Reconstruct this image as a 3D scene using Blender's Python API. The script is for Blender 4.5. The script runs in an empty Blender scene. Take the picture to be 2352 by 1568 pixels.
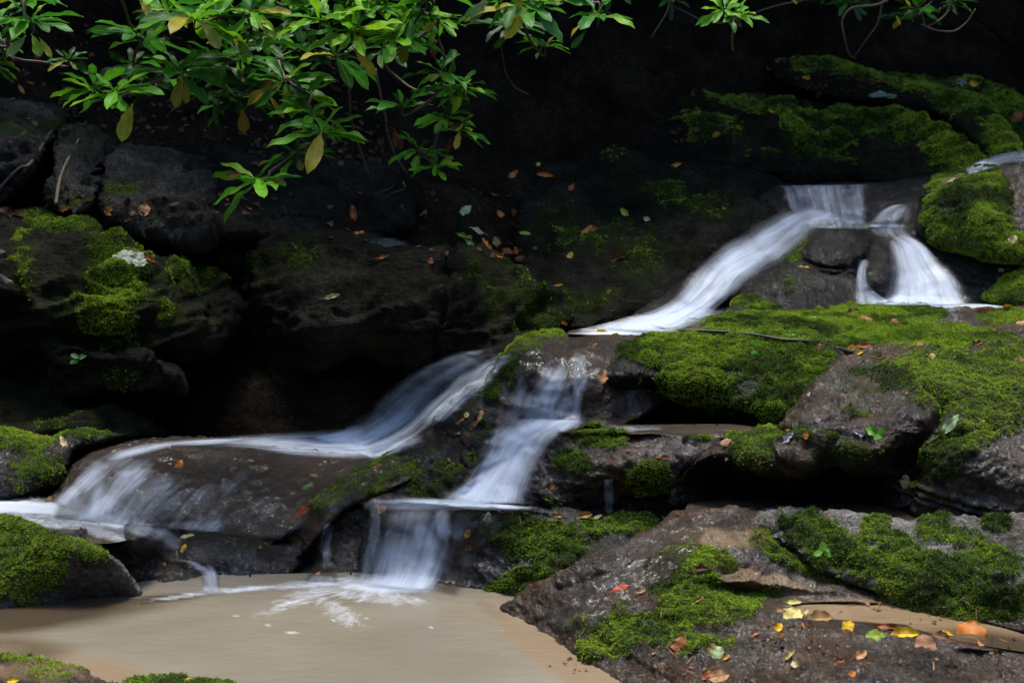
import bpy, math, random
import numpy as np
from mathutils import Vector, Matrix
from mathutils.bvhtree import BVHTree

scene = bpy.context.scene
R = math.radians

# ------------------------------------------------------------------ camera
EYE = 1.35
FPX = 3231.0                      # focal length in pixels of a 2352 px wide picture
PITCH = math.atan((784 - 380) / FPX)
cam_data = bpy.data.cameras.new("camera")
cam_data.sensor_width = 36.0
cam_data.lens = 36.0 * FPX / 2352.0
cam_data.clip_start = 0.05
cam_data.clip_end = 500.0
cam = bpy.data.objects.new("camera", cam_data)
scene.collection.objects.link(cam)
cam.location = (0, 0, EYE)
cam.rotation_euler = (R(90) - PITCH, 0, 0)
cam_data.dof.use_dof = True
cam_data.dof.focus_distance = 4.7
cam_data.dof.aperture_fstop = 5.0
scene.camera = cam

# ------------------------------------------------------------------ world, sun, exposure
SUN_EL, SUN_AZ = R(81), R(5)     # azimuth measured clockwise from +Y
world = bpy.data.worlds.new("World")
scene.world = world
world.use_nodes = True
wn = world.node_tree
wn.nodes.clear()
sky = wn.nodes.new("ShaderNodeTexSky")
sky.sky_type = 'NISHITA'
sky.sun_disc = False
sky.sun_elevation = SUN_EL
sky.sun_rotation = SUN_AZ
bg = wn.nodes.new("ShaderNodeBackground")
bg.inputs['Strength'].default_value = 0.15
wo = wn.nodes.new("ShaderNodeOutputWorld")
wn.links.new(sky.outputs[0], bg.inputs[0])
wn.links.new(bg.outputs[0], wo.inputs[0])
sun_data = bpy.data.lights.new("sun", 'SUN')
sun_data.energy = 2.4
sun_data.angle = R(20)
sun_data.color = (1.0, 0.95, 0.88)
sun = bpy.data.objects.new("sun", sun_data)
scene.collection.objects.link(sun)
sd = Vector((math.sin(SUN_AZ) * math.cos(SUN_EL), math.cos(SUN_AZ) * math.cos(SUN_EL), math.sin(SUN_EL)))
sun.rotation_euler = sd.to_track_quat('Z', 'Y').to_euler()
scene.view_settings.view_transform = 'Standard'
scene.view_settings.look = 'None'
scene.view_settings.exposure = 1.38
scene.view_settings.gamma = 1.0
scene.view_settings.use_curve_mapping = False
scene.cycles.max_bounces = 6
scene.cycles.transparent_max_bounces = 16
scene.cycles.use_denoising = True

# ------------------------------------------------------------------ numeric helpers
rng = np.random.RandomState(11)
CA, SA = math.cos(PITCH), math.sin(PITCH)

def rays(px, py):
    u = (np.asarray(px, float) - 1176) / FPX
    v = (np.asarray(py, float) - 784) / FPX
    return np.stack([u, CA - v * SA, -SA - v * CA], -1)

def pt(px, py, Y):
    d = rays(px, py)
    t = np.asarray(Y, float) / d[..., 1]
    p = d * t[..., None]
    p[..., 2] += EYE
    return p

def Z(px, py, z):
    """control point of height z seen in direction px, py -> (px, py, Y)"""
    d = rays(px, py)
    return (px, py, float((z - EYE) / d[2] * d[1]))

def to_px(p):
    p = np.asarray(p, float)
    x, y, z = p[..., 0], p[..., 1], p[..., 2] - EYE
    f = y * CA - z * SA
    up = y * SA + z * CA
    return 1176 + FPX * x / f, 784 - FPX * up / f

_perm = np.random.RandomState(5).permutation(4096)
_val = np.random.RandomState(6).rand(4096) * 2 - 1
def _h(i, j, k):
    return _val[_perm[(_perm[(_perm[i & 4095] + j) & 4095] + k) & 4095]]

def vnoise(p):
    i = np.floor(p).astype(np.int64)
    f = p - i
    f = f * f * f * (f * (f * 6 - 15) + 10)
    x, y, z = i[..., 0], i[..., 1], i[..., 2]
    fx, fy, fz = f[..., 0], f[..., 1], f[..., 2]
    def L(a, b, t): return a + (b - a) * t
    return L(L(L(_h(x, y, z), _h(x + 1, y, z), fx), L(_h(x, y + 1, z), _h(x + 1, y + 1, z), fx), fy),
             L(L(_h(x, y, z + 1), _h(x + 1, y, z + 1), fx), L(_h(x, y + 1, z + 1), _h(x + 1, y + 1, z + 1), fx), fy), fz)

def fbm(p, octv=4, gain=0.5):
    s, a, tot = 0, 1.0, 0
    for o in range(octv):
        s = s + a * vnoise(p * (2.03 ** o) + 17.3 * o)
        tot += a
        a *= gain
    return s / tot

def ridged(p, octv=4):
    s, a, tot = 0, 1.0, 0
    for o in range(octv):
        s = s + a * (1 - 2 * np.abs(vnoise(p * (2.1 ** o) + 9.1 * o)))
        tot += a
        a *= 0.5
    return s / tot

def sstep(a, b, x):
    t = np.clip((x - a) / (b - a), 0, 1)
    return t * t * (3 - 2 * t)

def tps(ctrl):
    c = np.array(ctrl, float)
    P = c[:, :2] / 500.0
    val = 1.0 / c[:, 2]
    n = len(P)
    def U(d): return np.where(d > 1e-9, d * d * np.log(d + 1e-12), 0)
    if n < 4:
        A = np.c_[np.ones(n), P]
        w = np.linalg.lstsq(A, val, rcond=None)[0]
        return lambda x, y: 1 / np.maximum(w[0] + w[1] * x / 500 + w[2] * y / 500, 0.02)
    K = U(np.linalg.norm(P[:, None] - P[None], axis=2)) + np.eye(n) * 0.002
    A = np.zeros((n + 3, n + 3))
    A[:n, :n] = K
    A[:n, n] = 1; A[:n, n + 1:] = P
    A[n, :n] = 1; A[n + 1:, :n] = P.T
    w = np.linalg.solve(A, np.r_[val, 0, 0, 0])
    lo, hi = val.min() * 0.9, val.max() * 1.1
    def f(x, y):
        q = np.stack([x, y], -1) / 500.0
        out = w[n] + q[..., 0] * w[n + 1] + q[..., 1] * w[n + 2]
        for k in range(n):
            out = out + w[k] * U(np.hypot(q[..., 0] - P[k, 0], q[..., 1] - P[k, 1]))
        return 1 / np.clip(out, lo, hi)
    return f

def smooth_poly(pts, n=8, closed=True):
    p = np.array(pts, float)
    N = len(p)
    out = []
    rngk = range(N) if closed else range(N - 1)
    for i in rngk:
        if closed:
            a, b, c, d = p[(i - 1) % N], p[i], p[(i + 1) % N], p[(i + 2) % N]
        else:
            a, b, c, d = p[max(i - 1, 0)], p[i], p[i + 1], p[min(i + 2, N - 1)]
        for k in range(n):
            t = k / n
            out.append(0.5 * ((2 * b) + (-a + c) * t + (2 * a - 5 * b + 4 * c - d) * t * t + (-a + 3 * b - 3 * c + d) * t ** 3))
    if not closed:
        out.append(p[-1])
    return np.array(out)

def inside(poly, x, y):
    r = np.zeros(x.shape, bool)
    j = len(poly) - 1
    for i in range(len(poly)):
        xi, yi = poly[i]; xj, yj = poly[j]
        c = ((yi > y) != (yj > y))
        if yi != yj:
            r ^= c & (x < (xj - xi) * (y - yi) / (yj - yi) + xi)
        j = i
    return r

def nearest_on(poly, x, y):
    best = np.full(x.shape, 1e18); bx = x.copy(); by = y.copy()
    for i in range(len(poly)):
        a = poly[i]; b = poly[(i + 1) % len(poly)]
        d = b - a
        L2 = (d ** 2).sum() + 1e-12
        t = np.clip(((x - a[0]) * d[0] + (y - a[1]) * d[1]) / L2, 0, 1)
        qx, qy = a[0] + t * d[0], a[1] + t * d[1]
        dd = (qx - x) ** 2 + (qy - y) ** 2
        m = dd < best
        best = np.where(m, dd, best); bx = np.where(m, qx, bx); by = np.where(m, qy, by)
    return np.sqrt(best), bx, by

# ------------------------------------------------------------------ objects
col = scene.collection
def link(o): col.objects.link(o); return o

def tag(o, label=None, cat=None, group=None, kind=None):
    if label: o['label'] = label
    if cat: o['category'] = cat
    if group: o['group'] = group
    if kind: o['kind'] = kind
    return o

def empty(name, loc=(0, 0, 0)):
    o = bpy.data.objects.new(name, None)
    o.empty_display_size = 0.05
    o.location = loc
    return link(o)

def mesh_np(name, V, F, mat, parent=None, attrs=None, uv=None, smooth=True, cols=None):
    """V (n,3); F list of int arrays (m,k). attrs: per-vertex floats; uv per vertex; cols per vertex rgba"""
    me = bpy.data.meshes.new(name)
    V = np.asarray(V, np.float32)
    F = [f for f in (F if isinstance(F, list) else [F]) if len(f)]
    me.vertices.add(len(V)); me.vertices.foreach_set('co', V.ravel())
    loops = np.concatenate([f.ravel() for f in F]).astype(np.int32)
    tot = np.concatenate([np.full(len(f), f.shape[1]) for f in F]).astype(np.int32)
    st = np.concatenate([[0], np.cumsum(tot)[:-1]]).astype(np.int32)
    me.loops.add(len(loops)); me.loops.foreach_set('vertex_index', loops)
    me.polygons.add(len(tot)); me.polygons.foreach_set('loop_start', st)
    me.polygons.foreach_set('loop_total', tot)
    me.polygons.foreach_set('use_smooth', np.full(len(tot), smooth))
    me.update(calc_edges=True)
    for k, a in (attrs or {}).items():
        at = me.attributes.new(k, 'FLOAT', 'POINT')
        at.data.foreach_set('value', np.asarray(a, np.float32))
    if cols is not None:
        at = me.attributes.new('tint', 'FLOAT_COLOR', 'POINT')
        at.data.foreach_set('color', np.asarray(cols, np.float32).ravel())
    if uv is not None:
        l = me.uv_layers.new(name='UVMap')
        l.data.foreach_set('uv', np.asarray(uv, np.float32)[loops].ravel())
    me.materials.append(mat)
    me.validate()
    o = bpy.data.objects.new(name, me)
    if parent is not None: o.parent = parent
    return link(o)

# ------------------------------------------------------------------ materials
class NT:
    def __init__(s, name):
        s.m = bpy.data.materials.new(name); s.m.use_nodes = True
        s.t = s.m.node_tree; s.t.nodes.clear()
        s.out = s.n('OutputMaterial')
    def n(s, typ, **kw):
        nd = s.t.nodes.new('ShaderNode' + typ)
        for k, v in kw.items():
            if k in nd.inputs: s.set(nd, k, v)
            else: setattr(nd, k, v)
        return nd
    def set(s, nd, k, v):
        if hasattr(v, 'is_output') or isinstance(v, bpy.types.NodeSocket): s.t.links.new(v, nd.inputs[k])
        else: nd.inputs[k].default_value = v
    def coord(s): return s.n('TexCoord').outputs['Object']
    def attr(s, name):
        a = s.n('Attribute'); a.attribute_name = name; return a
    def mapping(s, vec, scale=(1, 1, 1), rot=(0, 0, 0), loc=(0, 0, 0)):
        return s.n('Mapping', Vector=vec, Scale=scale, Rotation=rot, Location=loc).outputs[0]
    def noise(s, vec, scale, detail=4, rough=0.55, dist=0):
        return s.n('TexNoise', Vector=vec, Scale=scale, Detail=detail, Roughness=rough, Distortion=dist).outputs['Fac']
    def ramp(s, fac, stops):
        r = s.n('ValToRGB', Fac=fac)
        e = r.color_ramp.elements
        while len(e) < len(stops): e.new(0.5)
        for k, (p, c) in enumerate(stops):
            e[k].position = p
            e[k].color = (c, c, c, 1) if isinstance(c, (int, float)) else (*c, 1)
        return r.outputs[0]
    def mix(s, f, a, b, mode='MIX'):
        m = s.n('Mix'); m.data_type = 'RGBA'; m.blend_type = mode
        for k, v in ((0, f), (6, a), (7, b)):
            if isinstance(v, bpy.types.NodeSocket): s.t.links.new(v, m.inputs[k])
            else: m.inputs[k].default_value = v if k == 0 else ((*v, 1) if len(v) == 3 else v)
        return m.outputs[2]
    def math(s, op, a, b=0.0, c=None, clamp=False):
        m = s.n('Math'); m.operation = op; m.use_clamp = clamp
        s.set(m, 0, a); s.set(m, 1, b)
        if c is not None: s.set(m, 2, c)
        return m.outputs[0]
    def bump(s, h, strength, dist, normal=None):
        b = s.n('Bump', Height=h, Strength=strength, Distance=dist)
        if normal is not None: s.set(b, 'Normal', normal)
        return b.outputs[0]
    def surf(s, sh): s.t.links.new(sh, s.out.inputs[0]); return s.m

def rock_mat(name, dark, mid, light, rough=(0.22, 0.55), bump=1.0, spec=0.5, mossy=(0.030, 0.042, 0.006), rust=0.0, lichen=0.0, strata=0.0, coat=0.0):
    s = NT(name)
    co = s.coord()
    big = s.noise(co, 3.2, 5, 0.6, 0.3)
    medn = s.noise(co, 14, 6, 0.65, 0.2)
    fine = s.noise(co, 85, 5, 0.7)
    c = s.ramp(big, [(0.3, dark), (0.5, mid), (0.72, light)])
    c2 = s.ramp(medn, [(0.3, 0.45), (0.55, 1.0), (0.75, 1.35)])
    c = s.mix(0.75, c, c2, 'MULTIPLY')
    c3 = s.ramp(s.noise(co, 40, 5, 0.75), [(0.32, 0.40), (0.55, 1.0), (0.72, 1.8)])
    c = s.mix(0.85, c, c3, 'MULTIPLY')
    c4 = s.ramp(s.noise(s.mapping(co, loc=(8, 8, 3)), 105, 3, 0.7), [(0.36, 0.4), (0.52, 0.95), (0.66, 1.9)])
    c = s.mix(0.8, c, c4, 'MULTIPLY')
    if rust:
        rn = s.ramp(s.noise(s.mapping(co, loc=(5, 2, 1)), 5, 4, 0.6), [(0.48, 0.0), (0.68, 1.0)])
        c = s.mix(s.math('MULTIPLY', rn, rust), c, (0.10, 0.045, 0.014))
    if lichen:
        ln = s.ramp(s.noise(s.mapping(co, loc=(1, 7, 3)), 9, 6, 0.75), [(0.56, 0.0), (0.62, 1.0)])
        c = s.mix(s.math('MULTIPLY', ln, lichen), c, (0.26, 0.27, 0.24))
    ms = s.attr('moss').outputs['Fac']
    mn = s.noise(co, 55, 4, 0.7)
    mm = s.math('MULTIPLY', ms, s.ramp(mn, [(0.25, 0.45), (0.6, 1.0)]))
    mc = s.mix(s.noise(co, 24, 4), tuple(x * 0.55 for x in mossy), tuple(x * 1.7 for x in mossy))
    c = s.mix(s.math('MULTIPLY', mm, 0.95, clamp=True), c, mc)
    sd_ = s.attr('sand').outputs['Fac']
    c = s.mix(sd_, c, s.mix(fine, (0.17, 0.105, 0.05), (0.30, 0.20, 0.10)))
    rg = s.ramp(s.noise(co, 26, 4, 0.7), [(0.35, rough[0] + .25), (0.7, rough[1] + .2)])
    spec = spec * .5
    rg = s.math('ADD', rg, s.math('MULTIPLY', ms, 0.35), clamp=True)
    h1 = s.noise(co, 20, 8, 0.78, 0.4)
    h2 = s.noise(co, 62, 4, 0.75)
    vor = s.n('TexVoronoi', Vector=co, Scale=48.0).outputs['Distance']
    nrm = s.bump(h1, 1.0 * bump, 0.045)
    nrm = s.bump(vor, 0.6 * bump, 0.014, nrm)
    nrm = s.bump(h2, 1.0 * bump, 0.015, nrm)
    nrm = s.bump(s.noise(co, 120, 3, 0.7), 1.0 * bump, 0.009, nrm)
    if strata:
        hs = s.noise(s.mapping(co, scale=(1.2, 3, 16), rot=(0.25, 0.35, 0)), 2.2, 6, 0.65)
        nrm = s.bump(hs, 0.8 * strata, 0.07, nrm)
    b = s.n('BsdfPrincipled', **{'Base Color': c, 'Roughness': rg, 'Normal': nrm})
    b.inputs['Specular IOR Level'].default_value = spec
    if coat:
        # a skin of water over the stone, its ripples throw back points of sky
        cn = s.bump(s.noise(s.mapping(co, scale=(1, 1, .5)), 46, 4, 0.65, 0.5), 0.9, 0.019)
        wet = s.ramp(s.noise(s.mapping(co, loc=(3, 1, 9)), 5.5, 6, 0.78), [(0.42, 0.10), (0.58, 1.0)])
        wet = s.math('MULTIPLY', wet, s.math('SUBTRACT', 1.0, s.math('MULTIPLY', ms, 0.85)))
        s.set(b, 'Coat Weight', s.math('MULTIPLY', wet, coat * .62)); s.set(b, 'Coat Normal', cn)
        b.inputs['Coat Roughness'].default_value = 0.06; b.inputs['Coat IOR'].default_value = 1.62
    return s.surf(b.outputs[0])

M = {}
M['wet'] = rock_mat('wet_dark_rock', (0.006, 0.004, 0.003), (0.019, 0.014, 0.009), (0.052, 0.040, 0.028), (0.18, 0.45), 1.1, 0.6, coat=1.0, rust=.3)
M['brown'] = rock_mat('wet_brown_rock', (0.010, 0.005, 0.003), (0.034, 0.018, 0.009), (0.080, 0.047, 0.025), (0.18, 0.45), 1.0, 0.6, rust=0.8, coat=1.0)
M['slope'] = rock_mat('damp_slope_rock', (0.012, 0.007, 0.003), (0.038, 0.023, 0.011), (0.095, 0.063, 0.033), (0.22, 0.55), 1.0, 0.6, rust=0.7, coat=1.0)
M['black'] = rock_mat('wet_black_rock', (0.003, 0.003, 0.002), (0.011, 0.009, 0.007), (0.030, 0.025, 0.019), (0.18, 0.45), 1.2, 0.5, coat=.5)
M['grey'] = rock_mat('grey_slab_rock', (0.07, 0.066, 0.058), (0.19, 0.18, 0.155), (0.33, 0.31, 0.265), (0.4, 0.75), 0.8, 0.4, rust=0.25, lichen=0.35, coat=.25)
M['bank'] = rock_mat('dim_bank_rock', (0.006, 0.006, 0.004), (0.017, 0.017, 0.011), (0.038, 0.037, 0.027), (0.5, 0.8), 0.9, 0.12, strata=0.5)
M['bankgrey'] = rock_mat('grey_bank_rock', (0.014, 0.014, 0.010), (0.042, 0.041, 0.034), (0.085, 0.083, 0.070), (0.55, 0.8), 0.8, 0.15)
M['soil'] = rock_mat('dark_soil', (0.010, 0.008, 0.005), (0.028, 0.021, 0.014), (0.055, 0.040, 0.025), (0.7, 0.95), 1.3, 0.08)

def tint_mat(name, rough=0.5, trans=0.25, spec=0.4, vein=False, spots=0.0, bump=0.0):
    s = NT(name)
    c = s.attr('tint').outputs['Color']
    co = s.coord()
    if spots:
        sp = s.ramp(s.noise(co, 140, 3, 0.7), [(0.50, 0.0), (0.68, 1.0)])
        c = s.mix(s.math('MULTIPLY', sp, spots), c, (0.10, 0.045, 0.015))
    if vein:
        uvn = s.n('UVMap').outputs[0]
        sx = s.n('SeparateXYZ', Vector=uvn)
        av = s.math('ABSOLUTE', s.math('SUBTRACT', sx.outputs[1], 0.5))
        mid = s.ramp(av, [(0.0, 1.0), (0.07, 0.0)])
        # side veins
        sv = s.math('SINE', s.math('MULTIPLY', s.math('SUBTRACT', sx.outputs[0], s.math('MULTIPLY', av, 0.5)), 62.0))
        svr = s.ramp(sv, [(0.80, 0.0), (1.0, 0.35)])
        lighter = s.mix(1.0, c, (0.10, 0.11, 0.03), 'ADD')
        c = s.mix(s.math('MULTIPLY', s.math('MAXIMUM', mid, svr), 0.55), c, lighter)
        n1 = s.bump(s.math('SUBTRACT', 1.0, s.math('ADD', mid, svr)), 0.5, 0.002)
    nz = s.noise(co, 60, 4)
    c = s.mix(0.5, c, s.ramp(nz, [(0.3, 0.6), (0.7, 1.3)]), 'MULTIPLY')
    kw = {'Base Color': c, 'Roughness': rough}
    if vein: kw['Normal'] = n1
    b = s.n('BsdfPrincipled', **kw)
    b.inputs['Specular IOR Level'].default_value = spec
    if trans:
        tr = s.n('BsdfTranslucent', Color=c)
        mx = s.n('MixShader', Fac=trans)
        s.t.links.new(b.outputs[0], mx.inputs[1]); s.t.links.new(tr.outputs[0], mx.inputs[2])
        return s.surf(mx.outputs[0])
    return s.surf(b.outputs[0])

M['mossleaf'] = tint_mat('moss_fronds', 0.6, 0.25, 0.3)
M['leaf'] = tint_mat('evergreen_leaf', 0.42, 0.40, 0.16, vein=True)
M['dead'] = tint_mat('fallen_leaf', 0.5, 0.15, 0.22, vein=True, spots=0.45)
M['litter'] = tint_mat('litter_leaf', 0.7, 0.0, 0.2)
M['lichen'] = tint_mat('pale_lichen', 0.85, 0.0, 0.1)

def bark_mat(name, a, b):
    s = NT(name)
    co = s.coord()
    c = s.mix(s.noise(s.mapping(co, scale=(1, 1, 1)), 60, 5, 0.7), a, b)
    n = s.bump(s.noise(co, 120, 4, 0.7), 0.6, 0.004)
    p = s.n('BsdfPrincipled', **{'Base Color': c, 'Roughness': 0.6, 'Normal': n})
    return s.surf(p.outputs[0])
M['bark'] = bark_mat('branch_bark', (0.02, 0.013, 0.008), (0.09, 0.06, 0.035))
M['twig'] = bark_mat('wet_twig', (0.008, 0.006, 0.005), (0.03, 0.022, 0.017))
M['root'] = bark_mat('bare_twig', (0.05, 0.03, 0.015), (0.16, 0.10, 0.05))

def flow_mat(name, white=(0.66, 0.73, 0.84), su=60.0, sv=3.2, film_tint=(0.05, 0.04, 0.03), film=0.25):
    s = NT(name)
    uv = s.n('UVMap').outputs[0]
    n1 = s.noise(s.mapping(uv, scale=(su, sv, 1)), 1.0, 4, 0.55, 0.35)
    n2 = s.noise(s.mapping(uv, scale=(su * 0.25, sv * 0.5, 1), loc=(3, 5, 0)), 1.0, 3, 0.5, 0.25)
    nn = s.math('ADD', s.math('MULTIPLY', n1, 0.32), s.math('MULTIPLY', n2, 0.68))
    fo = s.attr('foam').outputs['Fac']
    # foam where density beats the streak noise, softly
    d = s.math('ADD', s.math('MULTIPLY', fo, 0.92), s.math('MULTIPLY', s.math('SUBTRACT', nn, 0.5), 1.7))
    d = s.math('MULTIPLY', d, s.ramp(fo, [(0.0, 0.0), (0.25, 1.0)]))
    fac = s.ramp(d, [(0.05, 0.0), (0.45, 0.28), (1.05, 0.92)])
    fac = s.math('MULTIPLY', fac, s.attr('soft').outputs['Fac'])
    bn = s.bump(n1, 0.25, 0.004)
    dif = s.n('BsdfPrincipled', **{'Base Color': (*white, 1), 'Roughness': 0.5, 'Normal': bn})
    trl = s.n('BsdfTranslucent', Color=(*white, 1))
    m0 = s.n('MixShader', Fac=0.35)
    s.t.links.new(dif.outputs[0], m0.inputs[1]); s.t.links.new(trl.outputs[0], m0.inputs[2])
    tp = s.n('BsdfTransparent')
    tint = s.n('BsdfPrincipled', **{'Base Color': (*film_tint, 1), 'Roughness': 0.12, 'Normal': s.bump(s.noise(s.mapping(uv, scale=(su, sv * 1.5, 1)), 1.0, 4, 0.6, 0.3), 0.8, 0.012)})
    fl = s.attr('film').outputs['Fac']
    m1 = s.n('MixShader', Fac=s.math('MULTIPLY', fl, film))
    s.t.links.new(tp.outputs[0], m1.inputs[1]); s.t.links.new(tint.outputs[0], m1.inputs[2])
    m2 = s.n('MixShader', Fac=fac)
    s.t.links.new(m1.outputs[0], m2.inputs[1]); s.t.links.new(m0.outputs[0], m2.inputs[2])
    return s.surf(m2.outputs[0])
M['flow'] = flow_mat('falling_water')
M['film'] = flow_mat('water_film', su=55.0, sv=7.0, film=0.45)

def pool_mat(name, c1, c2, rough=0.10, bump=0.25, foamc=(0.58, 0.62, 0.66)):
    s = NT(name)
    co = s.coord()
    uv = s.n('UVMap').outputs[0]
    c = s.mix(s.ramp(s.noise(s.mapping(co, scale=(1, 1.6, 1)), 1.4, 3, 0.5, 0.4), [(0.35, 0.0), (0.7, 1.0)]), c1, c2)
    sa = s.attr('sand').outputs['Fac']
    c = s.mix(s.math('MULTIPLY', sa, .7), c, (0.19, 0.125, 0.07))
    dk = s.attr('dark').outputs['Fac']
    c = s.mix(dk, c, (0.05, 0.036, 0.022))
    fo = s.attr('foam').outputs['Fac']
    n1 = s.noise(s.mapping(uv, scale=(4.5, 4.5, 1)), 1.0, 5, 0.65, 2.2)
    n2 = s.noise(co, 22, 4, 0.6, 1.2)
    nn = s.math('ADD', s.math('MULTIPLY', n1, 0.6), s.math('MULTIPLY', n2, 0.4))
    d = s.math('ADD', s.math('MULTIPLY', fo, 1.2), s.math('MULTIPLY', s.math('SUBTRACT', nn, 0.5), 2.2))
    fac = s.math('MULTIPLY', s.ramp(d, [(0.1, 0.0), (1.35, 0.85)]), s.ramp(fo, [(0, 0), (0.2, 1)]))
    c = s.mix(fac, c, foamc)
    rp = s.noise(s.mapping(co, scale=(1, 2.5, 1)), 9.0, 4, 0.5, 0.6)
    nb = s.bump(rp, bump, 0.03)
    nb = s.bump(s.noise(s.mapping(co, scale=(1, 3, 1)), 45.0, 3, 0.5), bump * 0.5, 0.006, nb)
    b = s.n('BsdfPrincipled', **{'Base Color': c, 'Roughness': s.math('ADD', rough, s.math('MULTIPLY', fac, 0.4)), 'Normal': nb, 'IOR': 1.33})
    return s.surf(b.outputs[0])
M['pool'] = pool_mat('silty_water', (0.150, 0.128, 0.092), (0.19, 0.165, 0.122), 0.07, 0.14)
M['brookwater'] = pool_mat('brown_shallow_water', (0.035, 0.026, 0.018), (0.07, 0.055, 0.04), 0.08, 0.5)
M['sandwater'] = pool_mat('sandy_shallow_water', (0.17, 0.115, 0.065), (0.22, 0.155, 0.09), 0.10, 0.2)

# ------------------------------------------------------------------ rock builder
ALLV, ALLF, NV = [], [], 0       # everything leaves and water can lie on
def register(V, Fs):
    global NV
    ALLV.append(np.asarray(V, float))
    for f in Fs:
        if len(f): ALLF.append(f + NV)
    NV += len(V)

def mask_from(ells, x, y):
    m = np.zeros(x.shape)
    for e in ells:
        cx, cy, rx, ry = e[:4]
        a = R(e[4]) if len(e) > 4 else 0
        st = e[5] if len(e) > 5 else 1.0
        dx, dy = x - cx, -(y - cy)
        qx = (dx * math.cos(a) + dy * math.sin(a)) / rx
        qy = (-dx * math.sin(a) + dy * math.cos(a)) / ry
        m = np.maximum(m, st * np.clip(1.6 - 1.05 * np.hypot(qx, qy), 0, 1))
    return m

def relief(name, outline, ctrl, mat, step=5, rw=40, rd=0.25, amp=0.03, freq=3.0, thick=0.5, moss=(), sand=(),
           ridge=0.0, seed=0.0, label=None, cat='boulder', kind=None, tuft=0.0, tsize=0.010, group=None, cracks=(), tcol=0,
           noedge=None, fine=0.006, rel_poly=True, mossname='moss', pits=(), level=()):
    if group == 'stream ledge rocks': step *= .78
    poly = smooth_poly(outline, 6)
    x0, y0 = poly.min(0); x1, y1 = poly.max(0)
    gx = np.arange(x0 - step, x1 + step * 2, step); gy = np.arange(y0 - step, y1 + step * 2, step)
    X, Yy = np.meshgrid(gx, gy)
    ins = inside(poly, X, Yy)
    cell = ins[:-1, :-1] & ins[1:, :-1] & ins[:-1, 1:] & ins[1:, 1:]
    # drop cells connected only by a corner is harmless
    idx = np.arange(X.size).reshape(X.shape)
    q = np.stack([idx[:-1, :-1], idx[1:, :-1], idx[1:, 1:], idx[:-1, 1:]], -1)[cell]
    used = np.unique(q)
    remap = np.full(X.size, -1); remap[used] = np.arange(len(used))
    q = remap[q]
    x = X.ravel()[used].copy(); y = Yy.ravel()[used].copy()
    dist, bx, by = nearest_on(poly, x, y)
    # boundary edges
    e = np.concatenate([q[:, [0, 1]], q[:, [1, 2]], q[:, [2, 3]], q[:, [3, 0]]])
    es = np.sort(e, 1)
    key = es[:, 0].astype(np.int64) * len(x) + es[:, 1]
    uq, inv, cnt = np.unique(key, return_inverse=True, return_counts=True)
    be = e[cnt[inv] == 1]
    bv = np.unique(be)
    sn = bv[dist[bv] < step * 1.6]
    x[sn] = bx[sn]; y[sn] = by[sn]
    dist[sn] = 0
    f = tps(ctrl)
    Y = f(x, y)
    if rd > 0:
        t = np.clip(dist / rw, 0, 1)
        extra = rd * (1 - np.sqrt(np.clip(1 - (1 - t) ** 2, 0, 1)))
        if noedge is not None: extra = extra * (1 - mask_from(noedge, x, y))
        Y = Y + extra
    P = pt(x, y, Y)
    def normals(P):
        n = np.zeros_like(P)
        fn = np.cross(P[q[:, 2]] - P[q[:, 0]], P[q[:, 3]] - P[q[:, 1]])
        for k in range(4): np.add.at(n, q[:, k], fn)
        n /= np.linalg.norm(n, axis=1, keepdims=True) + 1e-12
        view = P - np.array([0, 0, EYE])
        fl = (n * view).sum(1) > 0
        n[fl] *= -1
        return n
    N = normals(P)
    sc = np.array([1, 1, 1.6])
    so = np.array([seed * 3.1, seed * 1.7, seed])
    edge = np.clip(dist / (3 * step), 0.25, 1)
    D = amp * fbm(P * sc * freq + so, 5, 0.5) * edge
    if ridge: D = D + ridge * ridged(np.stack([P[:, 0] * 1.5 + P[:, 2] * 1.5, P[:, 1] * 2, P[:, 2] * 7 - P[:, 0] * 1.5], -1) * 1.3 + so, 4) * edge
    if group == 'stream ledge rocks': D = D + 0.0045 * fbm(P * 62 + so, 3, .7)
    led = fbm(np.stack([P[:, 0] * .6, P[:, 1] * .6, P[:, 2] * 6 + P[:, 0] * 1.2], -1) + so, 2)
    D = D + 0.7 * fine * np.tanh(3 * np.sin(led * 22)) * (np.abs(vnoise(P * 2.2 + so)) + .15)
    D = D + fine * (1.5 * fbm(P * 24 + so, 4, 0.65) + 0.8 * ridged(P * np.array([9, 9, 16]) + so, 3))
    for c in pits: D = D - c[5] * sstep(0, .8, mask_from([c[:5]], x, y))
    for c in cracks:          # (x0,y0,x1,y1,width,depth)
        a = np.array(c[:2]); b = np.array(c[2:4]); d = b - a
        tt = np.clip(((x - a[0]) * d[0] + (y - a[1]) * d[1]) / (d @ d), 0, 1)
        wob = 6 * vnoise(np.stack([x / 30, y / 30, x * 0 + seed], -1))
        dd = np.hypot(x - a[0] - tt * d[0], y - a[1] - tt * d[1]) + wob
        D = D - c[5] * np.exp(-(dd / c[4]) ** 2)
    mm = mask_from(moss, x, y) if len(moss) else np.zeros(len(x))
    thin = sstep(.1, 1.0, mm + .8 * fbm(P * 14 + so, 3, .6)) * .75 * (mm > 0) if len(moss) else mm
    if len(moss):
        nz = 0.9 * fbm(P * 6 + so + 4, 4, 0.65) + 0.5 * fbm(P * 26 + so, 3, .6)
        up = np.clip(N[:, 2] * 0.5 + 0.55, 0.2, 1)
        mm = sstep(0.34, 0.66, mm + nz * 0.7 * (mm > .02)) * np.clip(up + 0.25, 0, 1)
        D = D + mm * (0.010 + 0.012 * fbm(P * 22 + so, 3) + 0.006 * fbm(P * 70 + so, 2))
    P = P + N * D[:, None]
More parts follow.
